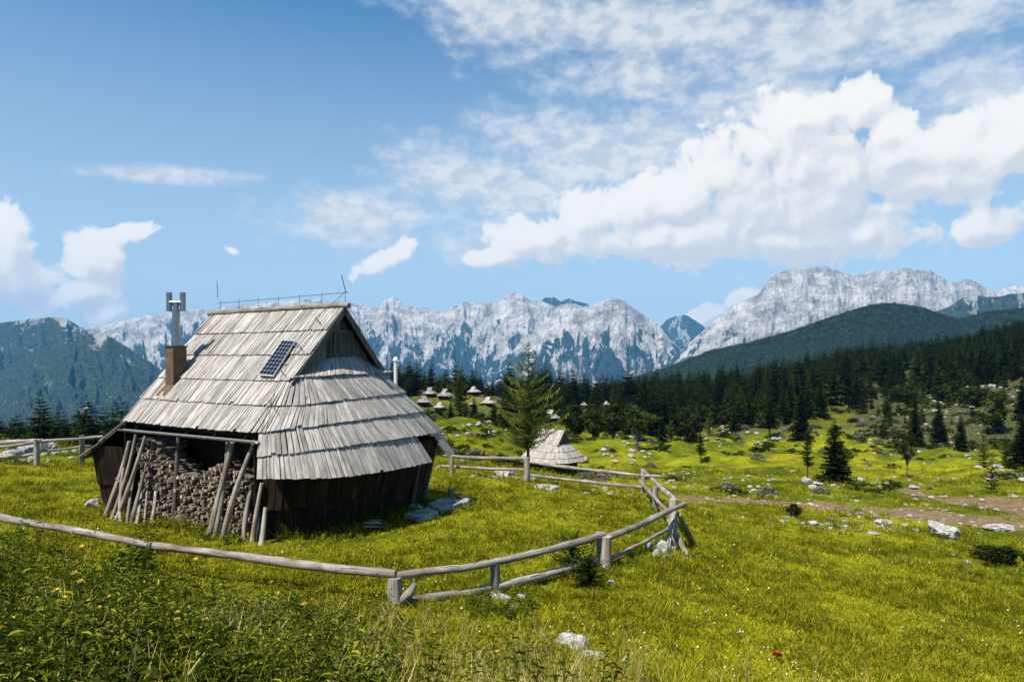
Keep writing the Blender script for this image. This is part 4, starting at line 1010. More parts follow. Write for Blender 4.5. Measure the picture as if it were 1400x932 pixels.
TR = [('young_larch', 627, 585, 86, 120, 'bright green conifer rising over the far hut cluster, left of the tall larch', 1.0), ('pine', 958, 634, 50, None, 'small lone pine with bare stem in the sunny meadow, nearest the fence corner', .8),
 ('pine', 1104, 658, 80, None, 'slim dark pine with bare trunk at the stone row, left of the broad pair', .62), ('spruce', 1141, 661, 90, None, 'broad dark spruce with a side stem right beside the slim bare-trunk pine', 1.15), ('slim_broadleaf', 1152, 660, 55, None, 'dark bushy sapling leaning at the right of the broad meadow spruce', 1.1),
 ('spruce', 1251, 610, 80, None, 'tall narrow dark spruce, leftmost of the three on the stony slope', .8), ('spruce', 1283, 606, 62, None, 'conical dark spruce, middle one of the three on the stony slope', 1.0), ('spruce', 1314, 616, 52, None, 'shortest dark spruce, rightmost of the three on the stony slope', 1.0),
 ('slim_broadleaf', 1240, 654, 66, None, 'thin tree with sparse crown on a pale stem in the right meadow', .9), ('young_larch', 1356, 675, 62, None, 'young spindly larch beside the brown earth at the right', .75), ('young_larch', 1345, 640, 55, None, 'pale green larch sapling behind the spindly larch at the right', .8),
 ('broadleaf', 1360, 592, 56, None, 'rounded dark leafy tree on the right slope above the larch saplings', 1.15), ('spruce', 1397, 640, 78, None, 'dark spruce cut by the right border beside the larch saplings', 1.3), ('young_larch', 1375, 640, 50, None, 'yellowish larch just left of the spruce at the right border', 1.1),
 ('slim_broadleaf', 872, 617, 62, None, 'twin stemmed leafy tree above the white stone row, right of the small hut', 1.5), ('broadleaf', 838, 606, 52, 112, 'dark rounded leafy tree behind the stone row, left of the twin stemmed tree', 1.1), ('broadleaf', 812, 604, 42, 108, 'light green leafy tree right of the larch, beside the dark rounded one', 1.15),
 ('broadleaf', 786, 590, 50, 118, 'leafy tree close behind the right side of the tall larch', 1.2), ('spruce', 905, 602, 46, 120, 'small spruce between the twin stemmed tree and the sunny meadow edge', .9), ('young_larch', 917, 605, 34, 118, 'pale sapling at the upper edge of the sunny meadow', 1.0),
 ('bush', 938, 606, 22, 116, 'round green bush at the wood edge above the lone meadow pine', 1.1), ('spruce', 1024, 582, 36, None, 'compact dark spruce at the top of the stony bank', 1.1), ('spruce', 1003, 592, 34, None, 'small dark spruce half hidden at the left of the stony bank', .9),
 ('spruce', 1095, 600, 72, 118, 'tall dark spruce standing behind the slim bare-trunk pine', 1.0), ('pine', 1052, 590, 62, 125, 'dark open crowned pine above the stony bank', 1.2), ('pine', 1070, 575, 50, 140, 'pine with thin trunk on the stones above the sunny meadow', 1.0), ('spruce', 1122, 560, 48, 150, 'dark spruce at the rim of the rocky hollow, right of the open pine', 1.1),
 ('young_larch', 970, 582, 34, 135, 'light green young tree at the front of the dark central wood', 1.0), ('bush', 655, 575, 20, 95, 'low dark bush on the crest of the grassy mound left of the larch', 1.4), ('bush', 690, 574, 26, 100, 'dark bush filling the gap under the tall larch', 1.5),
 ('bush', 1085, 706, 17, None, 'small dark leafy shrub growing on the near edge of the earth path', .8), ('bush', 1370, 770, 24, None, 'low wide dark ground shrub near the right border', 1.8), ('bush', 1330, 556, 26, None, 'green bush on the upper stony slope below the dark forest', 1.2), ('bush', 1290, 548, 20, None, 'small bush at the foot of the dark forest on the right slope', 1.3),
 ('bush', 1230, 548, 18, None, 'dark low bush where the meadow meets the right hand forest', 1.3), ('spruce', 1397, 560, 62, 125, 'dark spruce at the right border high on the stony slope', 1.0), ('broadleaf', 596, 588, 30, 98, 'leafy tree below the far hut cluster at the big hut\'s eave', 1.2), ('spruce', 616, 585, 42, 105, 'dark spruce in front of the far hut cluster', 1.2),
 ('spruce', 648, 578, 40, 110, 'dark spruce between the far hut cluster and the twin-peaked hut', 1.1), ('pine', 675, 580, 34, 115, 'green pine below the twin-peaked hut', 1.3),
 ('spruce', 20, 592, 68, 70, 'large dark spruce at the far left behind the left fence', 1.1), ('spruce', 52, 596, 52, 66, 'dark spruce behind the left fence post', 1.2), ('pine', 82, 598, 50, 68, 'bushy green conifer behind the left fence, right of the post', 1.3), ('spruce', 112, 598, 42, 72, 'dark conifer just left of the hut\'s low eave', 1.2), ('pine', 140, 598, 36, 75, 'green conifer touching the hut\'s left eave', 1.2), ('pine', -8, 592, 70, 72, 'dark conifer cut by the left border', 1.3)]
for kd, x, y, h, d, lab, w in TR: tree(kd, x, y, h, d, lab, 'shrub' if kd == 'bush' else 'tree', None, None, w)

# leafy trees mixed into the front of the woods
for k in range(34):
    px, d = (random.uniform(775, 1005), random.uniform(120, 150)) if k < 16 else (random.uniform(1010, 1140), random.uniform(142, 175)) if k < 23 else (random.uniform(1140, 1410), random.uniform(165, 205))
    if k < 16: d += max(0, px - 880) * .3
    p = on(px, d); c_, t_, Hh = random.choice(KIND['broadleaf']); s = random.uniform(3.6, 6.2) / Hh
    e = empty('leafy_tree', p, random.random() * 6.28, 'rounded leafy tree at the front edge of the ' + ('middle wood behind the sunny meadow' if px < 1140 else 'dark forest on the right slope'), 'tree', 'leafy trees at the edge of the ' + ('middle wood' if px < 1140 else 'right forest')); e.scale = (s * 1.15, s * 1.15, s)
    mesh_obj('crown', c_, e); mesh_obj('trunk', t_, e)

# creeping juniper by the fence
T, r = conifer_faces(1.0, 1.0, 11, 11, 7, random.Random(31), base=.04, droop=.05, power=.35, wid=.2, hang=.3, spread=.4, tipup=.15)
JC = soup('foliage', T, r, M['pine_needles'])
for (x, y, w, h, lab) in [(803, 800, 66, 40, 'low dark spruce bush spreading under the front fence, right of the small rocks'), (783, 778, 60, 44, 'dark spruce bush rising behind the lower front fence rail')]:
    p = hit(x, y); e = empty('spruce_bush', p, 1., lab, 'bush'); e.scale = (w / F * p.y / 1.7,) * 2 + (h / F * p.y,); mesh_obj('foliage', JC, e); mesh_obj('stem', trunk_mesh(.8, .04), e)

# ------------------------------------------------------------------ the forests: nearest trees one by one, the rest as one mass
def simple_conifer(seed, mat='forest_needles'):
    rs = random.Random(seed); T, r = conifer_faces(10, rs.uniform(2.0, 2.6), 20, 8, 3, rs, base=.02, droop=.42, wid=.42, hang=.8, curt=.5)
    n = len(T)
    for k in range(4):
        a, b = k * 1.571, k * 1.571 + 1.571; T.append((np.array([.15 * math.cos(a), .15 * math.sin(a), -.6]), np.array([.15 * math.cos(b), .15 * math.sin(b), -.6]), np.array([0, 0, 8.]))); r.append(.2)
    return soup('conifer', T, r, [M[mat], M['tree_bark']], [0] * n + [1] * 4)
SCF = [simple_conifer(100 + i, ('forest_needles', 'forest_needles', 'spruce_needles', 'forest_needles', 'pine_needles', 'broad_leaves')[i]) for i in range(6)]
cand = []
def zone(px0, px1, d0, d1, n, hmin, hmax, keep=None):
    k = 0; tries = 0
    while k < n and tries < n * 30:
        tries += 1; px = random.uniform(px0, px1); d = math.sqrt(random.uniform(d0 * d0, d1 * d1)); x = (px - CX) / F * d; cand.append
        if keep and not keep(px, d): continue
        z = gz(x, d); h = random.uniform(hmin, hmax) * random.choice((.6, .8, .95, 1., 1.05, 1.15)); cand.append((x, d, z, h, px)); k += 1
zone(-160, 205, 76, 170, 460, 5.5, 10)
zone(-260, 250, 170, 240, 120, 9, 13)
zone(300, 560, 150, 300, 60, 8, 12)
zone(535, 740, 228, 330, 300, 8, 13, lambda px, d: not (632 < px < 690 and d < 240))
zone(540, 770, 112, 225, 150, 4, 8)
zone(735, 1010, 225, 350, 520, 9, 14.5)
zone(770, 1010, 128, 228, 300, 6, 11, lambda px, d: d > 130 + max(0, px - 880) * .35)
zone(1000, 1180, 160, 380, 560, 8, 14)
zone(1000, 1120, 140, 180, 40, 5, 9)
zone(1150, 1560, 195, 470, 2600, 8, 13.5, lambda px, d: d > 200 + max(0, 1260 - px) * .25 and not (abs(px - 1195) < 14 and d < 260) and not (abs(px - 1240) < 10 and d < 300))
zone(1130, 1420, 160, 215, 60, 4, 9)
zone(1160, 1420, 112, 165, 26, 2.5, 5.5)
def clear(c):
    x, d, z, h, px = c; hw = h * .2 / d * F; y0 = HY + (CZ - z) / d * F; y1 = HY + (CZ - z - h) / d * F
    for hx, hy, w, hd in HUTPX:
        if d < hd + 4 and abs(px - hx) < w / 2 + hw * .6 and y1 < hy - w * .12: return False
    return True
cand = [c for c in cand if clear(c)]
cand.sort(key=lambda c: -c[3] / c[1])
def wood_of(c):
    px, d = c[4], c[1]
    if px < 300: return ('dark spruce in the wood behind the left fence', 'spruces in the left wood')
    if px < 760: return ('spruce in the dark belt round the far hut cluster', 'spruces round the far huts')
    if px < 1000: return ('dark spruce in the middle wood between the larch and the sunny meadow', 'spruces in the middle wood')
    return ('blackish spruce in the forest climbing the right ridge', 'spruces on the right ridge')
IND = [c for c in cand if -30 < c[4] < 1430 and c[4] not in ()][:228]
ids = set(map(id, IND))
for c in IND:
    x, d, z, h, px = c; o = bpy.data.objects.new('spruce_tree', random.choices(SCF, (4, 4, 4, 4, 3, 1.2))[0]); COL.objects.link(o); o.location = (x, d, z); s = h / 10; w = s * random.uniform(.85, 1.3) * (1.5 if px < 250 else 1)
    o.scale = (w, w, s); o.rotation_euler = (0, 0, random.random() * 6.28); lab, grp = wood_of(c); tag(o, lab, 'tree', grp)

def scatter(name, pos, rot, scl, idx, meshes, kindname='stuff', label=None):
    """many small plants as one object: points that instance the given meshes"""
    me = bpy.data.meshes.new(name); pos = np.asarray(pos, np.float32); n = len(pos); me.vertices.add(n); me.vertices.foreach_set('co', pos.ravel())
    a = me.attributes.new('rot', 'FLOAT_VECTOR', 'POINT'); a.data.foreach_set('vector', np.asarray(rot, np.float32).ravel())
    a = me.attributes.new('scl', 'FLOAT_VECTOR', 'POINT'); a.data.foreach_set('vector', np.asarray(scl, np.float32).ravel())
    a = me.attributes.new('pick', 'INT', 'POINT'); a.data.foreach_set('value', np.asarray(idx, np.int32))
    o = mesh_obj(name, me); tag(o, label, None, None, kindname)
    ng = bpy.data.node_groups.new(name, 'GeometryNodeTree'); ng.interface.new_socket('Geometry', in_out='INPUT', socket_type='NodeSocketGeometry'); ng.interface.new_socket('Geometry', in_out='OUTPUT', socket_type='NodeSocketGeometry')
    gi = ng.nodes.new('NodeGroupInput'); go = ng.nodes.new('NodeGroupOutput'); ip = ng.nodes.new('GeometryNodeInstanceOnPoints'); jn = ng.nodes.new('GeometryNodeJoinGeometry')
    for m_ in meshes:
        src = bpy.data.objects.new(m_.name, m_); oi = ng.nodes.new('GeometryNodeObjectInfo'); oi.inputs['Object'].default_value = src; oi.inputs['As Instance'].default_value = True
        ng.links.new(oi.outputs['Geometry'], jn.inputs[0])
    def na(nm, ty):
        q = ng.nodes.new('GeometryNodeInputNamedAttribute'); q.data_type = ty; q.inputs[0].default_value = nm; return q.outputs[0]
    ng.links.new(gi.outputs[0], ip.inputs['Points']); ng.links.new(jn.outputs[0], ip.inputs['Instance']); ip.inputs['Pick Instance'].default_value = True
    ng.links.new(na('pick', 'INT'), ip.inputs['Instance Index']); ng.links.new(na('rot', 'FLOAT_VECTOR'), ip.inputs['Rotation']); ng.links.new(na('scl', 'FLOAT_VECTOR'), ip.inputs['Scale'])
    ng.links.new(ip.outputs[0], go.inputs[0]); md = o.modifiers.new('scatter', 'NODES'); md.node_group = ng; return o
rest = [c for c in cand if id(c) not in ids]
n = len(rest); P = np.array([c[:3] for c in rest]); S = np.array([c[3] / 10 for c in rest]); W = S * np.random.uniform(.85, 1.3, n) * np.array([1.5 if c[4] < 250 else 1. for c in rest])
scatter('forest', P, np.stack([np.zeros(n), np.zeros(n), np.random.rand(n) * 6.28], 1), np.stack([W, W, S], 1), np.random.choice(6, n, p=[.22, .22, .2, .2, .12, .04]), SCF, label='dark spruce forest reading as one mass behind the huts and on the right ridge')

# ------------------------------------------------------------------ grass, weeds, flowers
def blades(n, h, w, spread, rs, bend=.5, seg=2, lean=0.4):
    T = []; r = []
    for i in range(n):
        a = rs.random() * 6.283; q = spread * math.sqrt(rs.random()); b = np.array([math.cos(a) * q, math.sin(a) * q, -.02]); hh = h * rs.uniform(.55, 1.15); ww = w * rs.uniform(.7, 1.2)
        da = rs.random() * 6.283; d = np.array([math.cos(da), math.sin(da), 0]) * hh * rs.uniform(.1, 1.) * bend; s = np.array([-d[1], d[0], 0]); s = s / (np.linalg.norm(s) + 1e-6) * ww
        m = b + d * .35 + np.array([0, 0, hh * .6]); t = b + d + np.array([0, 0, hh * (1 - .25 * bend)]); tone = rs.random()
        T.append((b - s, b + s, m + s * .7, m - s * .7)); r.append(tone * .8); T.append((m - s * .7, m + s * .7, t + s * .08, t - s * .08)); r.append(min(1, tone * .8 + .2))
    return T, r
def leafplant(h, nst, nl, ls, rs, wide=.45, droop=.3):
    """herb with stems and pointed folded leaves"""
    T = []; r = []
    for k in range(nst):
        a0 = rs.random() * 6.283; ln = rs.uniform(.1, .5); hh = h * rs.uniform(.6, 1.1); ax = np.array([math.cos(a0) * ln, math.sin(a0) * ln, 1.]); base = np.array([rs.uniform(-.08, .08), rs.uniform(-.08, .08), -.03])
        sd = np.array([-math.sin(a0), math.cos(a0), 0]) * .004
        T.append((base - sd, base + sd, base + ax * hh + sd * .3, base + ax * hh - sd * .3)); r.append(.25); tone = rs.random() * .5
        for i in range(nl):
            t = (i + .6) / nl; p = base + ax * hh * (.15 + .85 * t); a = i * 2.4 + rs.uniform(-.4, .4); d = np.array([math.cos(a), math.sin(a), rs.uniform(-.1, .55)]); L = ls * rs.uniform(.65, 1.25) * (1.15 - .45 * t)
            s = np.array([-d[1], d[0], 0]); s = s / np.linalg.norm(s) * L * wide * .5; m = p + d * L * .5; tip = p + d * L + np.array([0, 0, -droop * L]); up = np.array([0, 0, L * .10]); c = min(1, tone + rs.uniform(0, .45))
            m1 = p + d * L * .32 + up * .8; m2 = p + d * L * .68 + up * .7 - np.array([0, 0, droop * L * .35]); q2 = p + d * L * .7 - np.array([0, 0, droop * L * .4])
            for sg, e_ in ((1, 0.), (-1, .07)):
                T.append((p, m1 + s * sg, m2 + s * (.72 * sg), q2)); r.append(min(1, c + e_)); T.append((q2, m2 + s * (.72 * sg), tip + s * (.04 * sg), tip)); r.append(min(1, c + e_))
    return T, r
rs = random.Random(77)
def so(nm, f, mat): return soup(nm, f[0], f[1], M[mat])
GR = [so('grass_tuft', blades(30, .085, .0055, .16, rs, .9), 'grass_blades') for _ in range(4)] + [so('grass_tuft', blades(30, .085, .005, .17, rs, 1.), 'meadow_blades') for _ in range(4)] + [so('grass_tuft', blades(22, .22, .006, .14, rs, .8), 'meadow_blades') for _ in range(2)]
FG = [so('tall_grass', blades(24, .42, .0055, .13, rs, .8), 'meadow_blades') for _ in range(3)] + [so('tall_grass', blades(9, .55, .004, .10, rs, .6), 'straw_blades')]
WD = [so('weed', leafplant(.40, 5, 10, rs.choice((.055, .075, .095)), rs), 'weed_leaves') for _ in range(3)] + [so('weed', leafplant(.32, 6, 9, rs.choice((.06, .085, .11)), rs, .55), 'weed_leaves') for _ in range(3)] + [so('weed', leafplant(.7, 3, 20, .075, rs, .28), 'weed_leaves') for _ in range(2)]
def hut_local(x, y): return (x - HO.x) * HA.x + (y - HO.y) * HA.y, (x - HO.x) * HQ.x + (y - HO.y) * HQ.y
def under_hut(x, y):
    a, q = hut_local(x, y); return (a > -7.3) & (a < .55) & (np.abs(q) < 3.05)
def sample(n, dmin, dmax, px0=-140, px1=1540):
    px = np.random.uniform(px0, px1, n); d = 1 / np.random.uniform(1 / dmax, 1 / dmin, n); x = (px - CX) / F * d; return px, d, x
def weedness(px, d, x):
    e = 430 + 60 * perlin(x * .5, d * .5, 3)
    m = np.clip((13.6 - d) / 2.2, 0, 1) * np.clip((690 - px) / 260 + .25, 0, 1)
    m = np.maximum(m, .8 * np.clip((11.2 - d) / 2.5, 0, 1) * np.clip((960 - px) / 240, 0, 1))
    m = np.maximum(m, np.clip((8.2 - d) / 2.5, 0, 1) * np.clip((1010 - px) / 220, 0, 1))
    return np.clip(m, 0, 1)
def rots(n, tilt=.15): return np.stack([np.random.normal(0, tilt, n), np.random.normal(0, tilt, n), np.random.rand(n) * 6.28], 1)
# short turf over yard and meadow
px, d, x = sample(146000, 3.6, 75, -450, 1900); wd = weedness(px, d, x); pm = path_mask(x, d); nz = fbm(x / 2.6, d / 2.6, 4, 21)
ok = (~under_hut(x, d)) & (np.random.rand(len(d)) > pm * 1.25) & (np.random.rand(len(d)) > wd * .8)
px, d, x, nz = px[ok], d[ok], x[ok], nz[ok]; n = len(d); z = ground_z(x, d)
yard = (d > 13.5) & (px < 930) | (nz > .05); pick = np.where(np.random.rand(n) < sstep(-.25, .25, nz) * .8 + .12, np.random.randint(0, 4, n), np.random.randint(4, 8, n)); tall = np.random.rand(n) < np.where(nz < -.12, .22, .02); pick[tall] = np.random.randint(8, 10, tall.sum())
s = (.75 + .032 * d) * np.random.uniform(.7, 1.25, n)
scatter('grass', np.stack([x, d, z], 1), rots(n), np.stack([s, s, s * (.8 + .25 * np.clip(nz * 2, -1, 1))], 1), pick, GR, label='sunlit yellow green pasture grass covering yard and meadow')
# tall grass and weeds on the near slope
px, d, x = sample(30000, 1.6, 15, -450, 1200); wd = weedness(px, d, x); ok = np.random.rand(len(d)) < np.clip(wd * 1.0 + .06 * (d < 12), 0, 1); px, d, x = px[ok], d[ok], x[ok]; n = len(d)
nz = fbm(x / 1.1, d / 1.1, 3, 33); leaf = np.random.rand(n) < sstep(1000, 250, px + 520 * nz) * .85; z = ground_z(x, d)
s = np.random.uniform(.6, 1.25, n) * (.8 + .03 * d)
A = ~leaf; k = A.sum()
scatter('tall_grass', np.stack([x, d, z], 1)[A], rots(k, .2), np.stack([s[A]] * 3, 1), np.where(np.random.rand(k) < .9, np.random.randint(0, 3, k), 3), FG, label='long meadow grass with straw stems on the near slope')
B = leaf & (np.random.rand(n) < np.clip(.55 + nz * 2.0, .06, .95)); k = B.sum(); sp = np.where(nz[B] > .08, np.random.randint(3, 6, k), np.where(np.random.rand(k) < .75, np.random.randint(0, 3, k), np.random.randint(6, 8, k)))
scatter('undergrowth', np.stack([x, d, z], 1)[B], rots(k, .25), np.stack([s[B]] * 3, 1), sp, WD, label='dense leafy weeds covering the near slope at the lower left')
# weeds against the hut wall, the woodpile and around the juniper
pts = []
for t in np.linspace(0, 1, 110): 
    c = cA[2](t); w = HO + HA * (c.x + random.uniform(.05, .5)) + HQ * c.y; pts.append((w.x + random.uniform(-.15, .15), w.y))
for i in range(90): w = HO + HA * random.uniform(-6.8, -.2) + HQ * random.uniform(-3.9, -3.1); pts.append((w.x, w.y))
for i in range(70): w = hit(random.uniform(640, 730), random.uniform(815, 850)); pts.append((w.x, w.y))
for i in range(26): w = hit(random.uniform(150, 205), random.uniform(755, 790)); pts.append((w.x, w.y))
for i in range(60): w = hit(random.uniform(1310, 1420), random.uniform(750, 800)); pts.append((w.x, w.y))
pts = np.array(pts); n = len(pts); s = np.random.uniform(.5, 1., n); s[270:296] *= 1.9
scatter('undergrowth', np.column_stack([pts, ground_z(pts[:, 0], pts[:, 1])]), rots(n, .2), np.stack([s] * 3, 1), np.random.randint(0, 8, n), WD, label='patches of leafy weeds along the hut foot and around the rocks')
# daisies and clover heads
def daisy():
    T = []
    for k in range(6):
        a, b = k * 1.047, (k + .8) * 1.047; T.append((np.zeros(3), np.array([math.cos(a), math.sin(a), .2]) * .02, np.array([math.cos((a + b) / 2), math.sin((a + b) / 2), .15]) * .026, np.array([math.cos(b), math.sin(b), .2]) * .02))
    return soup('daisy', T, [.5] * 6, M['white_petals'])
DS = [daisy()]
px, d, x = sample(3600, 9, 70); nz = fbm(x / 3., d / 3., 3, 51); ok = (~under_hut(x, d)) & (np.random.rand(len(d)) < np.clip(.35 + nz * 1.6, 0, 1)) & (path_mask(x, d) < .3) & (weedness(px, d, x) < .3); px, d, x = px[ok], d[ok], x[ok]; n = len(d)
s = np.random.uniform(.4, 1.0, n) * (.5 + .018 * d); scatter('meadow_flowers', np.stack([x, d, ground_z(x, d) + .10 + .002 * d], 1), rots(n, .4), np.stack([s] * 3, 1), np.zeros(n), DS, label='tiny white flowers dotted over the turf')
# low scrub and small stones on the far stony slopes
SB = []
for k in range(3): c, _t = broadleaf(1.0, 1.0, 20, 34, .09, rs, .05, ('pine_needles', 'scrub_twigs', 'broad_leaves')[k]); SB.append(c)
px, d, x = sample(9500, 42, 330, -100, 1560); nz = fbm(x / 9., d / 9., 4, 61); rm = rough_mask(x, d); ok = (np.random.rand(len(d)) < np.clip(rm * .9 + .10 + nz * .9 + .25 * (px > 1120) * (d > 100), 0, .95)) & ~((px > 840) & (d < 100) & (np.random.rand(len(d)) < .82)) & (path_mask(x, d) < .2); px, d, x, nz = px[ok], d[ok], x[ok], nz[ok]; n = len(d)
s = np.random.uniform(.35, 1.0, n) * (.6 + d / 170)
scatter('scrub', np.stack([x, d, ground_z(x, d) - .1], 1), rots(n, .1), np.stack([s, s, s * .7], 1), np.where(np.random.rand(n) < .55, 0, np.where(np.random.rand(n) < .45, 1, 2)), SB, label='low dwarf pine scrub and dry twigs on the far stony slopes')

# single yellow and rust-coloured flower heads
def flower(mat, n, L):
    T = []; r = []
    for k in range(n):
        a = k * 2.4; el = random.uniform(.1, 1.2); dd = np.array([math.cos(a) * math.cos(el), math.sin(a) * math.cos(el), math.sin(el)]); s = np.cross(dd, [0, 0, 1.]); s = s / (np.linalg.norm(s) + 1e-6) * L * .22
        c = np.array([0, 0, .3]) + dd * .01; T.append((c, c + dd * L * .55 + s, c + dd * L, c + dd * L * .55 - s)); r.append(random.random())
    return soup('flower_head', T, r, M[mat])
FLM = [flower('yellow_petals', 22, .055) for _ in range(3)]
mb = MB(); mb.tube([(0, 0, -.05), (.01, 0, .15), (0, 0, .3)], .005, 5); STEM = mb.data('stem', M['weed_leaves'])
for i, (x, y) in enumerate([(70, 745), (112, 757), (102, 822), (110, 836), (75, 862), (87, 868), (260, 818), (268, 776), (242, 873), (242, 888), (282, 897), (335, 924), (148, 857), (158, 905), (173, 903), (262, 920), (372, 805), (380, 820), (425, 828), (3, 917), (1077, 905), (55, 736), (300, 770), (416, 850), (680, 912)]):
    p = hit(x, y + 26); s = random.uniform(.4, .7) * (.6 + p.y / 14); e = empty('yellow_flower', (p.x, p.y, p.z + .22), random.random() * 6, 'yellow orange blossom on a thin stem among the weeds on the near slope', 'flower', 'yellow blossoms in the foreground weeds'); e.scale = (s,) * 3
    mesh_obj('flower_head', FLM[i % 3], e); mesh_obj('stem', STEM, e)
p = hit(1062, 906); me = flower('rust_leaves', 46, .11); o = empty('rust_plant', (p.x, p.y, p.z - .2), 0, 'clump of rust red leaves alone in the grass at the bottom right', 'plant'); mesh_obj('leaves', me, o); mesh_obj('stem', STEM, o)

# ------------------------------------------------------------------ loose rocks over the slopes
spots = []
def rocks_zone(px0, px1, py0, py1, n, w0, w1): 
    for i in range(n): spots.append((random.uniform(px0, px1), random.uniform(py0, py1), random.uniform(w0, w1)))
rocks_zone(820, 905, 596, 640, 34, 5, 13); rocks_zone(900, 1060, 640, 672, 34, 4, 10); rocks_zone(960, 1075, 575, 612, 34, 4, 11); rocks_zone(1100, 1260, 655, 668, 30, 5, 13)
rocks_zone(1180, 1340, 560, 625, 56, 3, 8); rocks_zone(1270, 1400, 528, 562, 50, 4, 10); rocks_zone(1320, 1400, 625, 660, 24, 5, 14); rocks_zone(1250, 1400, 672, 700, 22, 4, 10); rocks_zone(600, 700, 575, 600, 20, 4, 12); rocks_zone(960, 1240, 690, 710, 12, 4, 7)
rest = []
for i, (x, y, w) in enumerate(spots):
    w *= .55 + .9 * random.random() ** 2
    zone_l = ('white limestone rock in the stony hollow below the middle wood' if x < 1080 else 'white limestone rock strewn on the stony slope at the right') if x > 800 else 'white limestone rock on the grassy mound left of the tall larch'
    put_rock(x, y, w, w * .5, zone_l, 'limestone rocks ' + ('on the grassy mound' if x < 800 else 'in the hollow' if x < 1080 else 'on the right slope'), me=random.choice(RKS), sink=.2)
px, d, x = sample(7500, 30, 260, -60, 1500); nz = fbm(x / 7., d / 7., 4, 71); ok = (np.random.rand(len(d)) < np.clip(nz * 1.9 - .05 + .28 * (px > 1150) * (d > 95) + .1 * (px > 930) * (d > 45) + .5 * path_mask(x, d), 0, 1)) & ((px > 590)); px, d, x = px[ok], d[ok], x[ok]; n = len(d)
s = np.random.uniform(.12, .42, n) * (.5 + d / 110) * np.where((px > 1150) & (d > 95), 1.35, 1) * np.random.uniform(.4, 1.2, n); scatter('scattered_stones', np.stack([x, d, ground_z(x, d)], 1), rots(n, .2), np.stack([s * 1.2, s, s * .8], 1), np.random.randint(0, 6, n), RKS, label='small pale stones scattered over the far meadow and slopes')
# ------------------------------------------------------------------ mountains
def mountain(name, label, prof, D, front, base_py, mat, seed, nx, ny, amp=.16, jag=1.6, tree_lo=.25, tree_hi=.7, gul=26., foldf=9., back=.35, conc=.6, scree=1.):
    xs = [p[0] for p in prof]; px = np.linspace(xs[0], xs[-1], nx); py = np.interp(px, xs, [p[1] for p in prof])
    py = py + jag * fbm(px / 9., px * 0 + seed, 4, seed, .6) * 2
    t = np.concatenate([np.linspace(0, 1, ny), np.linspace(1, 1 + back, max(6, ny // 6))[1:]]); T, PX = np.meshgrid(t, px, indexing='ij')
    zr = CZ + (HY - py) / F * D; zb = -D * .06 + CZ + (HY - base_py) / F * D * (1 - front) * 0 - 60
    u = PX / 100.
    dep = D * (1 - front * (1 - T)) ; dep = np.where(T > 1, D * (1 + (T - 1) * front * 1.2), dep)
    tt = np.clip(T, 0, 1); wp = fbm(u * 3, tt * 3, 3, seed + 5) * .25
    g = conc * tt + (1 - conc) * tt ** 2.4
    g = np.where(T > 1, 1 - ((T - 1) / back) ** 1.2 * .8, g)
    env = np.sin(np.pi * np.clip(tt, 0, 1)) ** .55 * (T <= 1) + 0.02
    hp = (base_py - py.min()) ; wx = fbm(u * 4, tt * 4, 3, seed + 5) * 9; wy = fbm(u * 4 + 9, tt * 4, 3, seed + 6) * 9     # in photo-pixel sized units
    uu = PX + wx * 1.5; vv = tt * hp * .75 + wy * 1.5
    rid = ridged((uu + vv * .5) / 64., vv / 75., 5, seed, .55) - .45
    gu = ridged((uu + vv * .35) / 17., vv / 30., 5, seed + 50, .6) - .45
    fine = ridged((uu - vv * .3) / 7., vv / 11., 4, seed + 90, .6) - .4
    h = zr[None, :] - zb
    Z = zb + h * (g + env * (amp * 1.5 * rid + amp * .6 * gu + amp * .2 * fine))
    X = (PX - CX) / F * dep
    hn = (Z - zb) / (np.max(zr) - zb)
    f = 1 - sstep(tree_lo, tree_hi, hn + .28 * fbm(u * 3.2, tt * 4, 4, seed + 7))
    sc = .6 * ridged((uu - vv * .7) / 40., (vv + uu * .25) / 34., 6, seed + 70, .62) + .4 * ridged((uu + vv * 1.0) / 15., (vv - uu * .3) / 15., 4, seed + 75, .6) - .30           # scree chutes and ribs running downhill
    f = np.clip(f - 2.3 * np.clip(sc, -.25, .6) * sstep(.02, .35, f) * (scree), 0, 1)
    me = grid_mesh(name, X, dep, Z, M[mat], {'forest': f})
    return tag(mesh_obj(name, me), label, None, None, 'structure'), (X, dep, Z)
P1 = [(60,470),(100,447),(139,446),(175,437),(204,430),(237,427),(255,424),(288,423),(330,416),(380,412),(430,408),(455,415),(478,413.6),(492,417),(510,421),(524,412),(538.6,404.6),(547,411),(553,417),(578,419),(603,426),(620,419),(635,413.6),(648,414),(660,412),(668,414),(681,412),(692,405),(703,399),(712,402),(724,410),(742,412),(760,418),(780,414),(803,419),(830,440),(900,470),(980,490)]
mountain('mountain', 'snowy white limestone range behind the hut roof and the larch', P1, 7200, .24, 530, 'alpine_rock', 3, 1000, 190, amp=.17, tree_lo=.16, tree_hi=.88)
P2 = [(660,500),(700,480),(724,457),(735,446),(746,436),(762,431),(781,426),(803,421),(817,413.6),(828,409),(838.6,406.4),(846,408),(856,413.6),(868,422),(881,431),(894,440),(906,449),(914,462),(930,476),(960,500)]
mountain('mountain', 'pale rounded limestone peak right of the larch', P2, 6000, .2, 530, 'alpine_rock', 17, 520, 160, amp=.16, tree_lo=.16, tree_hi=.92)
P3 = [(720,425),(738,413),(745,407),(756,405),(766,412),(778,408),(790,412),(803,415),(820,440)]
mountain('mountain', 'distant dark blue double peak behind the pale range', P3, 9100, .15, 500, 'near_massif', 23, 160, 50, amp=.1, tree_lo=.95, tree_hi=1.3, jag=.9)
P4 = [(880,470),(895,452),(903,446),(911,438),(920.7,433),(935,430),(943,433),(949,437),(960,444),(985,470)]
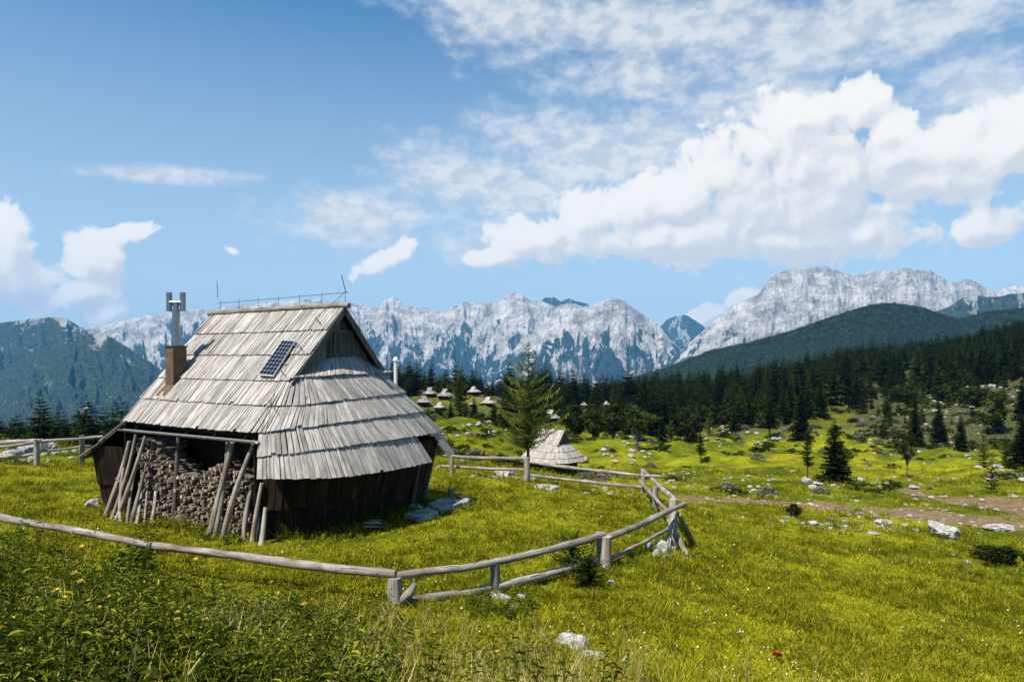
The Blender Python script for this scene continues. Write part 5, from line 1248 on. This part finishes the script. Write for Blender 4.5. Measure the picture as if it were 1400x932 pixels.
mountain('mountain', 'small distant blue peak in the gap between the pale peaks', P4, 9300, .2, 500, 'near_massif', 29, 120, 50, amp=.1, tree_lo=.95, tree_hi=1.3, jag=.9)
P5 = [(860,520),(900,497),(928,482),(950,462),(969,445),(985,432),(1002.6,417),(1022,409),(1040,400.6),(1044,392),(1047,386),(1056,376),(1066,371),(1085,368),(1103,367),(1118,364),(1136,365),(1155,374.6),(1173,374.6),(1192,369),(1214,371),(1230,368),(1244,366),(1258,369),(1274,371),(1288,379),(1300,386),(1322,381),(1334,385),(1344,391),(1363,399),(1378,392),(1389,389),(1400,391),(1440,400),(1560,420)]
mountain('mountain', 'broad grey-white limestone massif filling the right horizon', P5, 5600, .24, 530, 'alpine_rock', 41, 800, 190, amp=.17, tree_lo=.0, tree_hi=.66, gul=34.)
P6 = [(1225,470),(1262,432),(1285,424),(1300,418),(1315,408),(1333,403),(1345,405),(1363,406),(1380,402),(1400,400),(1450,398),(1560,402)]
mountain('mountain', 'dark wooded ridge with white crags before the right massif', P6, 3900, .2, 500, 'near_massif', 47, 330, 80, amp=.12, tree_lo=.70, tree_hi=1.25, jag=.9)
P7 = [(-330,440),(-200,452),(-100,448),(-40,446),(0,441),(36,437),(55,435),(73,433),(91,435),(109,446),(125,458),(142,468),(180,500),(240,540)]
mountain('mountain', 'blue wooded massif at the left edge', P7, 4600, .3, 540, 'near_massif', 53, 520, 130, amp=.14, tree_lo=.75, tree_hi=1.25, jag=.9, scree=.6)
P8 = [(-330,540),(-150,536),(0,508),(40,486),(70,470),(92,462),(106,459),(124,456),(142,455),(158,464),(175,475),(190,485),(204,494),(223,508),(250,524),(300,545),(360,560)]
mountain('mountain', 'nearer blue wooded shoulder left of the chimney', P8, 3700, .3, 560, 'near_massif', 59, 520, 130, amp=.15, tree_lo=.75, tree_hi=1.2, jag=.9, scree=.55)
P9 = [(760,560),(820,530),(860,517),(880,511),(917,500),(973,478),(1029,466.5),(1081,452),(1121,438),(1155,426.6),(1188,416.5),(1214,414),(1236,415.5),(1266,421.5),(1289,430),(1307,436),(1344,427),(1400,420),(1480,412),(1640,420)]
hillo, (hx, hy_, hz) = mountain('hill', 'rounded dark green wooded hill before the right massif', P9, 1900, .45, 560, 'hill_forest', 67, 520, 110, amp=.07, jag=.5, tree_lo=1.6, tree_hi=2.0, conc=.85, gul=12, scree=0.)
# the wood on that hill as one mass
def far_conifer(seed):
    rs = random.Random(seed); T, r = conifer_faces(10, rs.uniform(1.9, 2.5), 6, 6, 1, rs, base=.05, droop=.5, wid=.55, hang=.4); return soup('conifer', T, r, M['far_needles'])
foliage('far_needles', (.020, .034, .013), (.055, .072, .024), (.12, .135, .045), .1, 1.8)
FC = [far_conifer(i) for i in range(4)]
n = 17000; ny_, nx_ = hx.shape; fi = np.sqrt(np.random.rand(n)) * (ny_ * .858 - 2) + ny_ * .03; fj = np.random.rand(n) * (nx_ - 1.01)
fi = np.clip(fi, 0, ny_ - 1.01); a, b = fi.astype(int), fj.astype(int); u, v = fi - a, fj - b
bl = lambda A: (A[a, b] * (1 - u) + A[a + 1, b] * u) * (1 - v) + (A[a, b + 1] * (1 - u) + A[a + 1, b + 1] * u) * v
s = np.random.uniform(1.1, 2.4, n)
scatter('forest', np.stack([bl(hx), bl(hy_), bl(hz) - 1], 1), np.stack([np.zeros(n), np.zeros(n), np.random.rand(n) * 6.28], 1), np.stack([s * .95, s * .95, s], 1), np.random.randint(0, 4, n), FC, label='dark conifer forest covering the rounded hill')

# ------------------------------------------------------------------ air
import bmesh
bm = bmesh.new(); bmesh.ops.create_cube(bm, size=1); me = bpy.data.meshes.new('haze'); bm.to_mesh(me); bm.free()
m, t = material('haze_air'); pv = t.new('ShaderNodeVolumePrincipled'); pv.inputs['Color'].default_value = (.12, .50, .98, 1); pv.inputs['Density'].default_value = HAZE; pv.inputs['Anisotropy'].default_value = 0.
t.l.new(pv.outputs[0], t.out.inputs['Volume']); me.materials.append(m)
hz_ = mesh_obj('haze', me); hz_.scale = (44000, 22000, 1800); hz_.location = (0, -300, -80); tag(hz_, 'thin blue summer haze between the pasture and the mountains', None, None, 'stuff')
# ------------------------------------------------------------------ sun and sky
EL = R(58); sh = Vector((-.70, -.71)).normalized(); SUN = Vector((sh.x * math.cos(EL), sh.y * math.cos(EL), math.sin(EL)))
ld = bpy.data.lights.new('sun', 'SUN'); ld.energy = 4.8; ld.angle = R(.5); ld.color = (1, .94, .85); lo = bpy.data.objects.new('sun', ld); COL.objects.link(lo)
lo.rotation_euler = (-SUN).to_track_quat('-Z', 'Y').to_euler(); lo.location = (0, 0, 60)
w = bpy.data.worlds.new('World'); SC.world = w; w.use_nodes = True; t = NT(w.node_tree); t.n.clear()
sky = t.new('ShaderNodeTexSky', sky_type='NISHITA'); sky.sun_disc = False; sky.sun_elevation = EL; sky.sun_rotation = math.atan2(SUN.x, SUN.y); sky.altitude = 1600; sky.ozone_density = 3.0; sky.air_density = 1.0; sky.dust_density = .6
dirv = t.new('ShaderNodeTexCoord').outputs['Generated']
sx = t.new('ShaderNodeSeparateXYZ'); t.put(sx.inputs[0], dirv)
az = t.math('MULTIPLY', t.math('ARCTAN2', sx.outputs[0], sx.outputs[1]), 57.29578); el = t.math('MULTIPLY', t.math('ARCSINE', sx.outputs[2]), 57.29578)
uv = t.new('ShaderNodeCombineXYZ'); t.put(uv.inputs[0], az); t.put(uv.inputs[1], el); UV = uv.outputs[0]
def ae(px, py):
    x, z = (px - CX) / F, (HY - py) / F; return math.degrees(math.atan(x)), math.degrees(math.atan(z / math.hypot(1, x)))
# node group: ellipses of cloud cover in azimuth and elevation
def blobs(lst, name):
    ng = bpy.data.node_groups.new(name, 'ShaderNodeTree'); ng.interface.new_socket('P', in_out='INPUT', socket_type='NodeSocketVector'); ng.interface.new_socket('Cover', in_out='OUTPUT', socket_type='NodeSocketFloat')
    g = NT(ng); gi = g.new('NodeGroupInput'); go = g.new('NodeGroupOutput'); acc = None
    for (x, y, rx, ry, ang) in lst:
        a, e = ae(x, y); k = 57.3 / F * math.cos(math.radians(a)) ** 1.4
        mp = g.new('ShaderNodeMapping', vector_type='TEXTURE'); g.put(mp.inputs[0], gi.outputs[0] if acc is None else g.vmath('MULTIPLY_ADD', acc, (1e-7, 1e-7, 1e-7), gi.outputs[0])); mp.inputs['Location'].default_value = (a, e, 0); mp.inputs['Rotation'].default_value = (0, 0, R(ang)); mp.inputs['Scale'].default_value = (rx * k, ry * k, 1)
        l = g.vmath('LENGTH', mp.outputs[0]); v = g.math('SUBTRACT', 1.0, l)
        acc = v if acc is None else g.math('SMOOTH_MAX', acc, v, .25)
    g.put(go.inputs[0], acc); return ng
def use(ng, vec):
    n = t.new('ShaderNodeGroup'); n.node_tree = ng; t.put(n.inputs[0], vec); return n.outputs[0]
CUM = [(670,352,60,14,0),(730,325,62,40,0),(790,300,70,46,0),(860,285,80,46,0),(935,275,85,50,0),(990,235,70,50,0),(1035,200,64,50,0),(1085,165,60,44,0),(1135,150,52,36,0),(1178,150,44,40,0),(1215,175,42,40,0),
       (900,330,240,42,0),(1060,280,130,90,0),(1150,240,100,90,0),(1080,330,190,40,0),(1240,212,70,50,0),(1300,195,56,44,0),(1270,255,110,50,0),(1370,205,56,66,0),(1395,160,46,44,0),(1330,312,72,36,12),(1183,322,24,34,-20),
       (12,330,48,70,0),(40,390,60,52,0),(128,355,52,42,0),(180,316,44,18,18),(112,400,50,26,0),(150,428,34,20,0),(525,356,44,18,26),(318,342,17,8,-15),(965,430,46,14,25),(1010,412,30,12,20),(-60,370,90,110,0),(1500,200,110,110,0)]
THIN = [(930,40,330,75,-6),(700,10,220,60,-12),(850,100,200,48,-8),(1120,60,220,80,8),(1300,20,190,58,6),(820,215,270,78,2),(720,270,170,70,0),(640,240,120,50,0),(240,240,130,13,3),(700,330,110,40,0),(1330,120,130,50,0),(1040,150,200,60,0),(480,300,120,60,0)]
gC = blobs(CUM, 'cumulus_cover'); gT = blobs(THIN, 'thin_cloud_cover')
# billowing cumulus: soft round puffs on the cover, finer curls at the rim
after = lambda d, o: t.vmath('ADD', t.vmath('MULTIPLY_ADD', d, (1e-7, 1e-7, 1e-7), UV), o)      # evaluated one after the other
def cumulus(vec):
    w1 = t.vmath('SCALE', t.vmath('SUBTRACT', t.noisec(vec, .17, 2), (.5, .5, .5)), 3.6); w1 = t.vmath('MULTIPLY', w1, (1, 1, 0))
    q = t.vmath('ADD', vec, w1)
    n = t.new('ShaderNodeTexVoronoi', feature='SMOOTH_F1', voronoi_dimensions='2D'); t.put(n.inputs['Vector'], q); t.put(n.inputs['Scale'], .26); t.put(n.inputs['Detail'], 3.5); t.put(n.inputs['Roughness'], .48); t.put(n.inputs['Smoothness'], .45); t.put(n.inputs['Lacunarity'], 2.3)
    fn = t.noise(vec, .32, 4, .5, dim='2D')
    nn = t.math('ADD', t.math('MULTIPLY', t.math('SUBTRACT', .74, n.outputs['Distance']), .80), t.math('MULTIPLY', t.math('SUBTRACT', fn, .5), .7))
    return t.math('ADD', use(gC, t.vmath('ADD', vec, t.vmath('SCALE', w1, .22))), nn), q
m0, q0 = cumulus(UV)
d0 = t.math('ADD', m0, t.math('MULTIPLY', t.math('SUBTRACT', t.noise(q0, 1.3, 5, .55, dim='2D'), .5), .5))
m1, q1 = cumulus(after(d0, (-.55, .75, 0)))
up = use(gC, after(m1, (-.6, 3.4, 0)))
aC = t.mapr(d0, -.03, .27); aC = t.math('MULTIPLY', aC, t.mapr(d0, .0, .55, .86, 1.))
lit = t.math('ADD', t.math('MULTIPLY', t.math('SUBTRACT', m0, m1), 1.2), t.mapr(up, -.35, .75, .82, .22))
cc = t.ramp(lit, [(0., (.43, .44, .46)), (.30, (.48, .483, .49)), (.52, (.54, .53, .515)), (.78, (.585, .572, .55)), (1., (.60, .585, .565))])
st = t.mapping(UV, (.10, .24, 1), rot=(0, 0, R(-8))); wn = t.vmath('SCALE', t.vmath('SUBTRACT', t.noisec(UV, .12, 3), (.5, .5, .5)), .5)
tn = t.noise(t.vmath('ADD', st, wn), 1.25, 6, .56, dim='2D'); tn2 = t.noise(t.mapping(UV, (.5, .85, 1)), 1., 5, .6, dim='2D')
th = t.math('ADD', use(gT, after(up, (0, 0, 0))), t.math('ADD', t.math('MULTIPLY', t.math('SUBTRACT', tn, .5), 1.5), t.math('MULTIPLY', t.math('SUBTRACT', tn2, .5), .9)))
aT = t.math('MULTIPLY', t.mapr(th, -.2, .95), .80)
tc = t.mix(t.mapr(tn2, .35, .65), (.40, .425, .46), (.53, .53, .525))
K = 1 / SKY
hsv = t.new('ShaderNodeHueSaturation'); hsv.inputs['Hue'].default_value = .488; hsv.inputs['Saturation'].default_value = 1.16; hsv.inputs['Value'].default_value = SKYV; t.put(hsv.inputs['Color'], sky.outputs[0])
skyc = t.mix(t.mapr(el, 0, 26, .85, .0, False), hsv.outputs[0], t.vmath('SCALE', (.345, .405, .455), K))
c = t.mix(aT, skyc, t.vmath('SCALE', tc, K)); c = t.mix(aC, c, t.vmath('SCALE', cc, K))
bg = t.new('ShaderNodeBackground'); t.put(bg.inputs[0], c); bg.inputs[1].default_value = SKY
wo = t.new('ShaderNodeOutputWorld'); t.l.new(bg.outputs[0], wo.inputs[0])
w.cycles.sampling_method = 'MANUAL'; w.cycles.sample_map_resolution = 512

SC.view_settings.view_transform = 'Standard'; SC.view_settings.look = 'None'; SC.view_settings.exposure = 0.78; SC.view_settings.gamma = 1.0; SC.view_settings.use_curve_mapping = False
cy = SC.cycles; cy.max_bounces = 5; cy.diffuse_bounces = 2; cy.glossy_bounces = 2; cy.transmission_bounces = 3; cy.volume_bounces = 0; cy.transparent_max_bounces = 4
cy.use_denoising = True; cy.denoiser = 'OPENIMAGEDENOISE'; cy.caustics_reflective = False; cy.caustics_refractive = False; cy.sample_clamp_indirect = 6; cy.use_adaptive_sampling = True; cy.adaptive_threshold = .015
